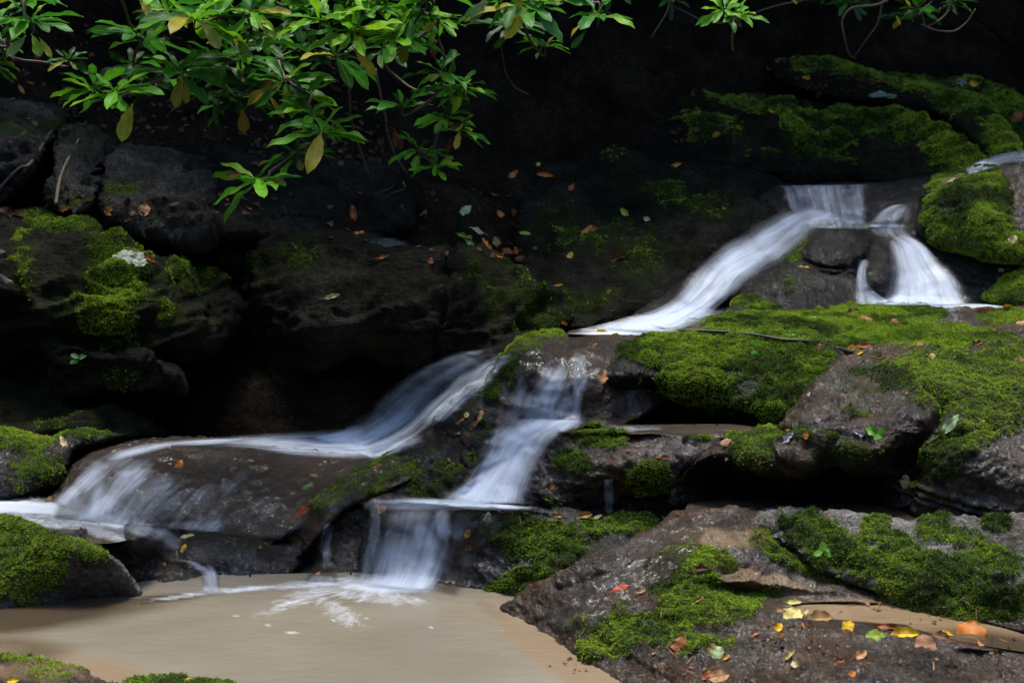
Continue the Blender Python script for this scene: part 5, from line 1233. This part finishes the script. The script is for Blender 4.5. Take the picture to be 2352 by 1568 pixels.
# x, y, length, width, angle, kind, colour, group, label
FL = [
(1823,1384,38,10,4,'narrow','pyel',G1,'pale yellow narrow leaf at the left tip of the sandy puddle'),
(1822,1415,44,38,50,'round','pyel',G1,'crumpled pale yellow leaf just left of the sandy puddle'),
(1850,1408,20,14,60,'oval','cream',G1,'small cream leaf tucked behind the crumpled pale yellow one'),
(1883,1421,60,30,8,'oval','tan',G1,'tan leaf half in the sandy puddle at its near left rim'),
(1790,1402,28,12,15,'oval','pink',G1,'pinkish tan leaf left of the crumpled pale yellow leaf'),
(1788,1442,26,18,60,'oval','yel',G1,'small yellow leaf with an orange rim, near the crumpled pale one'),
(1797,1461,18,14,70,'oval','rust',G1,'tiny red brown leaf below the small yellow orange rimmed leaf'),
(1948,1441,32,26,80,'round','yel',G1,'round bright yellow leaf on the near rim of the puddle'),
(2010,1459,50,22,175,'oval','ygrn',G1,'yellow leaf with a green heart, left of the long yellow one'),
(2076,1457,72,27,6,'lance','yel',G1,'long glossy bright yellow leaf in the middle of the front row'),
(2124,1484,58,42,100,'oval','pink',G1,'large wet pinkish brown oval leaf under the front row'),
(2162,1464,44,20,160,'oval','brn',G1,'dark brown leaf with a yellow rim between pink and orange leaves'),
(2172,1456,34,10,165,'narrow','yel',G1,'yellow sliver lying over the dark brown leaf'),
(2232,1452,64,54,80,'oval','org',G1,'large bright orange leaf at the right end of the front row'),
(2045,1441,84,13,172,'lance','rust',G1,'long rust brown leaf afloat at the puddle edge'),
(2035,1376,44,22,20,'oval','peach',G1,'peach coloured leaf against the foot of the mossy slab'),
(1975,1504,36,20,30,'oval','peach',G1,'peach and yellow leaf on the slope below the round yellow one'),
(1928,1519,26,9,12,'oval','rust',G1,'small rust leaf left below the peach and yellow leaf'),
(1957,1549,20,15,50,'oval','org',G1,'small orange leaf near the bottom edge right of centre'),
(1828,1526,24,17,120,'oval','cream',G1,'small cream leaf on the bare brown slope'),
(1815,1504,34,11,48,'oval','pyel',G1,'narrow yellow leaf standing aslant above the small cream one'),
(1734,1457,26,9,35,'oval','pink',G1,'small pinkish leaf between the brown maple leaf and the yellow ones'),
(1648,1500,34,30,80,'round','pgrn',G1,'round pale green leaf on the lower slope'),
(1666,1511,24,11,35,'oval','amb',G1,'little yellow orange leaf touching the round pale green one'),
(1633,1488,28,13,55,'oval','tan',G1,'tan leaf behind the round pale green one'),
(1562,1478,46,38,70,'lobed','rust',G1,'curled brown lobed leaf in the bottom middle'),
(1626,1551,42,14,40,'lance','rust',G1,'rust coloured narrow leaf near the bottom edge'),
(1652,1555,50,26,15,'oval','peach',G1,'peach oval leaf cut by the bottom edge'),
(1611,1306,40,11,2,'oval','dred',G1,'dark red leaf sunk in the bright moss'),
(1603,1378,32,8,32,'oval','tan',G1,'thin tan leaf on the moss below the dark red one'),
(1424,1352,48,18,22,'lance','red',G1,'vivid red orange leaf on the wet slope'),
(1466,1358,42,13,18,'lance','peach',G1,'salmon leaf right beside the vivid red orange one'),
(2090,1452,16,12,0,'oval','pyel',G1,'small pale yellow leaf above the long glossy yellow one'),
(1845,1436,18,5,110,'narrow','org',G1,'orange leaf stalk under the crumpled pale yellow leaf'),
(2250,1478,20,7,110,'narrow','org',G1,'short orange sliver under the large orange leaf'),
(1120,1187,28,24,80,'lobed','pgrn',G2,'pale green notched leaf at the right lip of the lowest fall'),
(1074,1225,24,14,68,'oval','tan',G2,'tan leaf clinging to the wet face right of the lowest fall'),
(1077,1257,22,12,5,'oval','rust',G2,'brown leaf below the tan one on the wet face'),
(1170,1124,24,8,52,'narrow','pyel',G2,'pale yellow sliver stuck beside the foot of the middle fall'),
(1269,1119,15,12,45,'oval','rust',G2,'small rust leaf on the wet rock right of the middle fall'),
(1284,1186,22,7,2,'oval','org',G2,'small orange leaf on the rim above the mossy face'),
(1342,1184,38,15,12,'oval','tan',G2,'tan curled leaf on the rim above the mossy face'),
(1371,1187,30,7,25,'narrow','pyel',G2,'pale yellow sliver right of the tan curled leaf'),
(1397,1188,20,5,5,'narrow','org',G2,'tiny orange sliver at the right end of the rim'),
(1524,1051,66,11,4,'lance','dred',G2,'long dark red leaf lying on the shelf by the bright moss tuft'),
(869,1073,28,10,15,'lance','org',G2,'orange yellow leaf on the slanting mossy spine'),
(838,1152,60,8,172,'narrow','tan',G2,'long bent tan leaf caught at the left lip of the lowest fall'),
(872,1160,38,24,130,'lobed','peach',G2,'peach leaf in the spray at the left lip of the lowest fall'),
(410,1070,36,15,65,'lance','org',G2,'orange leaf stuck upright on the brown dome'),
(179,1119,36,8,58,'narrow','tan',G2,'thin tan leaf in the white water left of the brown dome'),
(113,1151,26,18,80,'oval','brn',G2,'brown leaf where the channel turns white at the left'),
(702,1121,40,11,18,'lance','grn',G2,'fresh green leaf at the right end of the brown dome'),
(699,1175,56,17,30,'lance','red',G2,'red orange leaf leaning on the mossy spine\'s foot'),
(721,1093,26,7,170,'oval','peach',G2,'small peach leaf above the fresh green one'),
(429,1232,38,10,12,'lance','cream',G2,'cream leaf on top of the low black rock'),
(422,1261,26,12,72,'lance','yel',G2,'yellow leaf on the face of the low black rock'),
(532,1080,12,5,30,'oval','peach',G2,'tiny peach leaf in the middle of the brown dome'),
(514,1103,10,5,60,'oval','peach',G2,'speck of a leaf below the tiny peach one'),
(731,1320,15,11,60,'oval','peach',G2,'small peach leaf at the water line left of the lowest fall'),
(1383,869,44,24,68,'lance','peach',G2,'upright peach leaf left of the big moss covered boulder'),
(1334,915,24,9,75,'oval','tan',G2,'small tan leaf beside the thin thread of the middle fall'),
(1173,879,18,7,55,'oval','grn',G2,'small green leaf on the rock left of the middle fall'),
(1103,954,34,10,72,'narrow','peach',G2,'upright peach leaf on the dark rock left of the middle fall'),
(1073,953,14,12,50,'oval','pyel',G2,'small pale yellow leaf left of the upright peach one'),
(1094,972,20,10,50,'oval','pink',G2,'small curled pink leaf under the upright peach one'),
(1062,965,30,5,38,'narrow','org',G2,'orange sliver left of the small curled pink leaf'),
(1364,793,20,7,32,'oval','rust',G2,'rust leaf in the brown film on the centre lip'),
(1382,762,28,6,3,'oval','yel',G2,'yellow leaf on the rim of the centre lip'),
(1414,770,20,5,5,'oval','amb',G2,'amber leaf just right of the yellow one on the lip'),
(1245,767,20,6,20,'oval','rust',G2,'rust leaf on the moss crest left of the centre lip'),
(436,1562,26,9,5,'oval','yel',G2,'yellow leaf on the mossy rock at the bottom edge'),
(29,1565,30,14,10,'oval','yel',G2,'yellow red leaf in the bottom left corner'),
(147,1020,44,13,112,'lance','cream',G2,'cream and orange leaf hanging by the left moss topped rock'),
(80,999,18,9,10,'oval','rust',G2,'small red brown leaf on the left moss topped rock'),
(1844,614,32,13,170,'lobed','amb',G2,'amber leaf on the black rock between the upper falls'),
(2210,685,18,12,50,'oval','tan',G2,'tan leaf at the right foot of the fan shaped fall'),
(1670,1017,32,17,10,'oval','peach',G2,'peach leaf with a white gleam at the shelf\'s right end'),
(1811,988,10,6,0,'oval','peach',G2,'tiny peach leaf left of the orange one on the great slab'),
(1813,1004,30,18,50,'lobed','lil',G2,'grey wet leaf left of the orange one on the great slab'),
(2324,553,30,17,50,'lance','cream',G3,'cream leaf on the tall mossy boulder near the right edge'),
(2300,622,16,10,30,'oval','pgrn',G3,'pale green leaf at the rim of the bright green shoulder'),
(2316,618,18,6,10,'oval','tan',G3,'small tan leaf at the rim of the bright green shoulder'),
(1866,727,28,9,172,'oval','ygrn',G3,'yellow green leaf on the far rim of the mossy ledge'),
(1958,719,34,14,25,'oval','brn',G3,'dark brown upright leaf on the far rim of the mossy ledge'),
(1992,737,38,20,150,'oval','rust',G3,'large rust brown leaf standing on the ledge moss'),
(2055,742,24,16,105,'oval','rust',G3,'smaller rust brown leaf right of the large one'),
(1811,771,36,14,10,'lobed','grn',G3,'bright green leaf by the fallen stick'),
(1990,796,52,13,175,'lance','rust',G3,'long rust leaf at the thick end of the fallen stick'),
(1957,801,24,9,172,'oval','yel',G3,'yellow leaf touching the end of the fallen stick'),
(1975,811,18,9,30,'oval','yel',G3,'small yellow leaf under the long rust one'),
(2109,791,28,9,12,'oval','amb',G3,'amber leaf alone on the ledge moss'),
(2025,821,34,6,4,'narrow','rust',G3,'thin rust leaf below the end of the fallen stick'),
(2141,820,18,14,80,'oval','peach',G3,'peach leaf on the edge where the great slab begins'),
(2247,790,26,16,30,'lobed','dred',G3,'dark red leaf on the bare patch at the right'),
(2343,829,24,16,20,'oval','pink',G3,'pink leaf at the right edge above the great slab'),
(2343,745,34,13,22,'oval','peach',G3,'peach leaf at the right edge on the ledge top'),
(2313,707,24,7,15,'oval','amb',G3,'amber leaf at the foam line near the right edge'),
(2260,716,50,6,4,'lance','rust',G3,'dark rust leaf lying along the foam line'),
(1880,797,18,10,60,'oval','rust',G3,'rust leaf scrap by the stick in the moss'),
(2179,976,66,21,48,'lance','pgrn',G3,'large pale green leaf leaning on the great slab'),
(2008,993,50,34,150,'lobed','grn',G3,'broad green and yellow leaf in the middle of the great slab'),
(1974,993,30,17,160,'lobed','lil',G3,'pale lilac leaf beside the broad green one'),
(1852,1000,18,13,80,'oval','org',G3,'small orange leaf on the great slab left of the lilac one'),
(2079,1106,34,20,80,'oval','cream',G3,'cream leaf upright in the wet notch at the slab\'s foot'),
(2098,1113,38,12,32,'lance','yel',G3,'yellow leaf crossing the upright cream one in the wet notch'),
(1859,906,10,7,60,'lobed','wht',G3,'tiny white flake on the great slab'),
(2083,903,8,6,60,'oval','org',G3,'tiny orange leaf high on the great slab'),
(332,482,34,24,75,'oval','peach',G4,'peach leaf standing on the left bank below the grey boulders'),
(252,483,26,17,60,'lobed','org',G4,'orange lobed leaf left of the standing peach one'),
(150,479,24,13,15,'lobed','org',G4,'orange leaf below the narrow grey boulder'),
(102,477,22,13,150,'lobed','rust',G4,'rust orange leaf below the dark cleft'),
(31,482,30,10,15,'oval','org',G4,'orange leaf at the left edge of the mossy boulder\'s top'),
(48,208,30,9,115,'narrow','org',G4,'orange narrow leaf upright in the top left litter'),
(345,596,34,8,150,'lance','rust',G4,'rust leaf on the pale lichen crust'),
(762,681,40,10,15,'oval','cream',G4,'cream leaf shining in the middle of the dark bank'),
(492,590,20,5,3,'oval','amb',G4,'amber leaf on the ledge right of the lichen crust'),
(878,590,46,9,15,'lance','rust',G4,'rust leaf lying on the crest of the huge dark boulder'),
(988,600,16,14,70,'oval','rust',G4,'small rust leaf right on the crest of the huge dark boulder'),
(1066,485,44,18,40,'lance','pgrn',G4,'pale green leaf high in the leaf pile of the dark bank'),
(1065,545,44,16,150,'lobed','ygrn',G4,'yellow leaf at the left end of the leaf pile'),
(1080,560,34,9,140,'lance','lgrn',G4,'yellow green narrow leaf in the leaf pile'),
(1093,530,42,15,160,'lance','cream',G4,'dull cream leaf above the leaf pile'),
(1117,562,38,16,120,'lobed','org',G4,'orange lobed leaf in the middle of the leaf pile'),
(1139,556,26,18,100,'oval','tan',G4,'grey tan leaf in the middle of the leaf pile'),
(1168,580,40,18,150,'oval','rust',G4,'rust leaf at the right of the leaf pile'),
(1190,580,36,14,128,'lance','org',G4,'orange leaf ending the leaf pile on the right'),
(1145,588,26,8,160,'lance','org',G4,'orange sliver under the leaf pile'),
(1207,537,12,24,80,'oval','ygrn',G4,'small yellow green leaf upright above the leaf pile'),
(1346,534,46,14,50,'lance','org',G4,'orange brown leaf leaning on the dark sloping slab'),
(1362,528,22,14,30,'oval','rust',G4,'rust leaf behind the leaning orange brown one'),
(1309,588,22,13,60,'oval','amb',G4,'amber leaf below the leaning orange brown one'),
(1282,655,20,6,10,'oval','amb',G4,'amber leaf low on the dark sloping slab'),
(1399,670,14,12,70,'oval','brn',G4,'dim brown leaf left of the diagonal fall'),
(1294,741,18,7,150,'oval','org',G4,'orange leaf at the dark waterline left of the diagonal fall'),
(1424,592,40,18,20,'lobed','brn',G4,'dark rust lobed leaf left of the diagonal fall'),
(1178,403,32,13,45,'oval','org',G4,'orange leaf below the end of the hanging curtain'),
(1253,403,46,11,172,'lance','org',G4,'long orange leaf in the dark centre'),
(1175,371,14,10,150,'oval','pyel',G4,'small dull yellow leaf above the dark centre'),
(1236,378,12,8,30,'oval','yel',G4,'little yellow leaf above the long orange one'),
(1311,434,34,20,60,'lobed','rust',G4,'rust lobed leaf in the dark centre'),
(1151,493,26,12,130,'oval','org',G4,'orange leaf above the leaf pile'),
(810,497,56,16,92,'lance','rust',G4,'tall rust leaf hanging upright in the left of the dark centre'),
(973,493,26,16,60,'lobed','rust',G4,'rust leaf between the tall one and the leaf pile'),
(825,535,30,10,15,'lobed','org',G4,'orange scrap under the tall rust leaf'),
(1340,198,16,15,60,'oval','amb',G4,'round amber leaf high in the dark bank'),
(1352,219,26,13,10,'oval','org',G4,'orange leaf under the round amber one'),
(1486,504,18,12,150,'oval','pgrn',G4,'dull green leaf left of the top curtain of water'),
(1435,489,30,12,130,'oval','ygrn',G4,'dull olive leaf left of the dull green one'),
(1551,380,32,9,22,'lance','amb',G4,'amber sliver on the dark humped stratum'),
(1851,181,20,13,160,'lobed','yel',G4,'yellow leaf on the upper end of the long mossy stratum'),
(2238,197,26,15,130,'oval','yel',G4,'yellow leaf beside the lichen on the tilted slab'),
(2336,274,46,22,62,'lance','rust',G4,'shiny red brown leaf at the right edge of the mossy slab'),
(1963,237,46,6,2,'narrow','cream',G4,'cream and orange sliver under the lichen patches'),
(2182,416,78,11,30,'narrow','cream',G4,'long cream leaf blade on top of the tall mossy boulder'),
(1772,256,18,8,150,'lobed','yel',G4,'yellow scrap on the crest of the humped stratum'),
(1811,259,16,8,30,'lobed','yel',G4,'second yellow scrap on the crest of the humped stratum'),
(2083,270,16,6,170,'oval','rust',G4,'rust scrap on the right end of the humped stratum'),
(1647,311,22,16,80,'oval','amb',G4,'dim amber leaf on the face of the humped stratum'),
(2210,124,16,11,30,'oval','rust',G4,'rust leaf right of the flat grey slab'),
(2225,142,12,7,30,'oval','cream',G4,'cream scrap right of the flat grey slab'),
(1087,320,30,14,50,'oval','rust',G4,'rust leaf just right of the brown hanging leaf'),
]
bvh = BVHTree.FromPolygons([tuple(v) for v in np.concatenate(ALLV)], [tuple(f) for f in np.concatenate(ALLF).tolist()])
def lay_leaf(k, x, y, ln, wd, ang, kind, colr, grp, label):
    h, n = hit(x, y)
    if h is None: return
    # mean normal of the spot
    ns = np.zeros(3)
    for dx, dy in ((0, 0), (8, 0), (-8, 0), (0, 8), (0, -8)):
        hh, nn = hit(x + dx, y + dy)
        if hh is not None:
            nn = np.array(nn); ns += nn if nn @ (np.array(hh) - [0, 0, EYE]) < 0 else -nn
    ns /= np.linalg.norm(ns) + 1e-9
    p = np.array(h)
    tocam = np.array([0, 0, EYE]) - p; dist = np.linalg.norm(tocam); tocam /= dist
    n_ = ns * .55 + tocam * .75; n_ /= np.linalg.norm(n_)
    r = np.random.RandomState(k + 5)
    # leaf axis whose picture direction is ang
    right = np.array([1., 0, 0]); upv = np.array([0, SA, CA])
    v = right * math.cos(R(ang)) + upv * math.sin(R(ang))
    ax = v - tocam * (v @ n_) / (tocam @ n_)
    la = np.linalg.norm(ax); ax /= la
    px2m = dist / math.hypot(FPX, 784 - y)
    L = ln * px2m * min(la, 1.5)
    w0 = {'ever': .33, 'lance': .36, 'oval': .68, 'round': .96, 'narrow': .20, 'lobed': .96}[kind]
    V, F, UV = leaf_geo(kind, 12, 7, curl=.25 * r.randn() + .15, fold=.12, wavy=1.0, droop=.05 + .12 * r.rand(), seed=k)
    V[:, 0] -= .5
    sidev = np.cross(n_, ax); ps = sidev - tocam * (sidev @ tocam)
    wf = min(1 / max(np.linalg.norm(ps - v * (ps @ v)), .3), 2.0) / min(la, 1.5)
    V = V * np.array([1, wd / ln / w0 * 1.05 * wf, 1])
    # stalk
    col_ = np.array(PAL[colr])
    cc = np.tile(np.r_[col_, 1], (len(V), 1))
    g = fbm(V * 4 + k, 3)
    cc[:, :3] *= (1 + .5 * g)[:, None]
    if colr in ('yel', 'ygrn', 'amb', 'cream', 'peach'):
        other = {'yel': (.5, .16, .02), 'ygrn': (.08, .26, .02), 'amb': (.3, .08, .01), 'cream': (.4, .18, .05), 'peach': (.28, .08, .03)}[colr]
        m = sstep(.15, .45, g + (.25 if colr == 'ygrn' else 0))[:, None] * .7
        cc[:, :3] = cc[:, :3] * (1 - m) + np.array(other) * m
    fr = frame(ax, n_)
    W = (V * L) @ fr
    sv, sf, st_ = tube([np.array([-.50, 0, 0]) * L, np.array([-.58, .02, .02]) * L, np.array([-.70, .05, .0]) * L], .012 * L + .0004, .006 * L + .0003, n=5, seed=k)
    sv = sv @ fr
    nv = len(W)
    Vall = np.concatenate([W, sv]); cc = np.concatenate([cc, np.tile(np.r_[col_ * .7, 1], (len(sv), 1))])
    UV = np.concatenate([UV, np.tile([.5, .1], (len(sv), 1))])
    # lift so that it rests on the surface
    loc = p + tocam * (.004 + .10 * L) * .6 + ns * .003
    o = mesh_np('fallen_leaf', Vall, [F, sf + nv, st_ + nv], M['dead'], cols=cc, uv=UV)
    o.location = loc
    tag(o, label, 'leaf', grp)
for k, f in enumerate(FL): lay_leaf(k, *f)

# countless litter of the bank: one object
def litter():
    r = np.random.RandomState(77)
    Vs, Fs, Cs, off = [], [], [], 0
    base = [(.05, .022, .010), (.09, .035, .012), (.03, .016, .009), (.14, .06, .02), (.06, .045, .03), (.16, .05, .012)]
    tot = 0
    bands = [((-200, 2500), (-150, 140), 1500), ((-150, 1200), (120, 330), 600), ((1150, 1700), (120, 330), 250), ((1750, 2450), (0, 210), 900), ((-100, 700), (440, 500), 90), ((750, 1250), (430, 600), 45), ((560, 900), (300, 380), 120)]
    for (xa, xb), (ya, yb), n in bands:
        for i in range(n):
            x, y = r.uniform(xa, xb), r.uniform(ya, yb)
            h, nn = hit(x, y)
            if h is None: continue
            p = np.array(h); nn = np.array(nn)
            if nn @ (p - [0, 0, EYE]) > 0: nn = -nn
            L = r.uniform(.02, .055)
            V, F, UV = leaf_geo(['oval', 'lance', 'lobed'][r.randint(3)], 4, 3, fold=.3 * r.randn(), droop=.2 * r.randn(), seed=i)
            d = r.randn(3); d -= nn * (d @ nn)
            up = nn + .5 * r.randn(3)
            Vs.append((V * L) @ frame(d, up) + p + nn * .008); Fs.append(F + off); off += len(V)
            c = np.array(base[min(int(r.exponential(1.1)), 5)]) * r.uniform(.4, 1.1)
            Cs.append(np.tile(np.r_[c, 1], (len(V), 1)))
    o = mesh_np('leaf_litter', np.concatenate(Vs), np.concatenate(Fs), M['litter'], cols=np.concatenate(Cs))
    tag(o, 'brown leaf litter covering the dark upper bank', 'leaf litter', kind='stuff')
litter()
def scraps():
    r = np.random.RandomState(5)
    Vs, Fs, Cs, off = [], [], [], 0
    tones = [(.10, .045, .015), (.05, .025, .012), (.20, .09, .03), (.03, .02, .012), (.25, .16, .06)]
    bands = [((1500, 2352), (1460, 1568), 170), ((1300, 1700), (1400, 1560), 60), ((1780, 2250), (1385, 1470), 50), ((1950, 2352), (770, 1000), 60), ((1500, 2300), (715, 790), 40), ((1230, 1560), (1165, 1200), 26), ((1340, 1700), (990, 1050), 24), ((850, 1100), (900, 1100), 20), ((280, 650), (1210, 1330), 20)]
    for (xa, xb), (ya, yb), n in bands:
        cx = [(r.uniform(xa, xb), r.uniform(ya, yb)) for _ in range(max(3, n // 9))]
        for i in range(n):
            c0 = cx[r.randint(len(cx))]
            x, y = c0[0] + r.randn() * 34, c0[1] + r.randn() * 9
            h, nn = hit(x, y)
            if h is None: continue
            p = np.array(h); nn = np.array(nn)
            if nn @ (p - [0, 0, EYE]) > 0: nn = -nn
            needle = r.rand() < .45
            L = r.uniform(.012, .05) if needle else r.uniform(.006, .018)
            V, F, UV = leaf_geo('narrow' if needle else 'lobed', 4, 3, fold=.3 * r.randn(), seed=i)
            if needle: V = V * np.array([1, .35, 1])
            d = r.randn(3); d -= nn * (d @ nn)
            Vs.append((V * L) @ frame(d, nn + .3 * r.randn(3)) + p + nn * .004); Fs.append(F + off); off += len(V)
            Cs.append(np.tile(np.r_[np.array(tones[r.randint(5)]) * r.uniform(.5, 1.1), 1], (len(V), 1)))
    o = mesh_np('leaf_scraps', np.concatenate(Vs), np.concatenate(Fs), M['litter'], cols=np.concatenate(Cs))
    tag(o, 'small brown scraps and needles washed up on the wet ledges', 'debris', kind='stuff')
scraps()

# ------------------------------------------------------------------ unseen trees, added above the bank and behind the camera to block light
def tree(label, x, y, z0, h, rad, crown, seed, low):
    r = np.random.RandomState(seed)
    root = empty('added_shade_tree', (x, y, z0)); tag(root, label, 'tree', 'unseen trees added for shade')
    top = np.array([.4 * r.randn(), .4 * r.randn(), h])
    V, F, T = tube([np.zeros(3) - [0, 0, .5], top * .3 + .1 * r.randn(3), top * .65 + .15 * r.randn(3), top], rad, rad * .35, n=12, seed=seed, wob=.05)
    mesh_np('trunk', V, [F, T], M['bark'], parent=root)
    n = 8500
    c = r.randn(n, 3); c /= np.linalg.norm(c, axis=1, keepdims=True); c *= r.rand(n, 1) ** .4
    c = c * np.array(crown) + np.array([low[0], low[1], crown[2] + .3 - .1 * low[1] + low[2]])
    c = c[fbm(c * .7 + seed, 3) > -.32]
    n = len(c)
    a = r.randn(n, 3); a /= np.linalg.norm(a, axis=1, keepdims=True)
    b = np.cross(a, r.randn(n, 3)); b /= np.linalg.norm(b, axis=1, keepdims=True)
    s = r.uniform(.12, .30, (n, 1))
    Q = np.stack([c - a * s, c + b * s * .5, c + a * s, c - b * s * .5], 1).reshape(-1, 3)
    cc = np.repeat(np.c_[GREENS[r.randint(0, 3, n)], np.ones(n)], 4, 0)
    tip = np.array([low[0], low[1], crown[2] + .3 - .1 * low[1]])
    for j in range(5):
        e = tip + r.uniform(-.7, .7, 3) * np.array(crown)
        V, F, T = tube([np.array([0, 0, .6 + .4 * j]), e * .35 + [0, 0, .9], e * .7 + [0, 0, .5], e], rad * .4, .02, n=7, seed=j, wob=.04)
        mesh_np('branch', V, [F, T], M['bark'], parent=root)
    mesh_np('crown', Q, np.arange(n * 4).reshape(n, 4), M['mossleaf'], parent=root, cols=cc, smooth=False)
    return root
for k, (x, y, z0, h, crown, off) in enumerate([(-3.6, 9.8, 2.9, 9, (2.9, 2.2, 1.1), (.2, -.9, 0)), (-1.2, 10.6, 3.2, 10, (2.6, 2.4, 1.2), (0, -1.4, 0)), (1.2, 11.4, 3.4, 10, (2.4, 2.6, 1.3), (-.2, -1.2, 0)), (3.6, 12.4, 3.4, 11, (2.8, 2.6, 1.4), (.2, -1.3, 0)), (6.6, 12.2, 3.2, 10, (2.6, 2.8, 2.0), (0, 0, 0)), (-6.4, 9.2, 2.8, 9, (2.8, 3.2, 1.6), (0, -.6, 0))]):
    tree('unseen tree added above the picture to shade the bank', x, y, z0, h, .16, crown, 40 + k, off)
for k in range(16):
    r_ = np.random.RandomState(900 + k)
    a_ = R(100 + 20 * k) if k < 9 else R(-20 + 25 * (k - 9) - 60)
    a_ = R([150, 175, 200, 225, 250, 275, 300, 325, 350, 10, 35, 165, 190, 215, 240, 330][k])
    d_ = [9.5, 9, 9.5, 10, 10, 10, 10, 9.5, 9, 9.5, 9, 14, 14, 14, 14, 14][k]
    x_, y_ = d_ * math.cos(a_), 3 + d_ * math.sin(a_)
    tree('unseen tree added behind the camera to darken the horizon', x_, y_, 1.2 + .25 * (d_ - 9), 9, .17, (2.4, 2.4, 2.6), 60 + k, (0, 0, -.4))
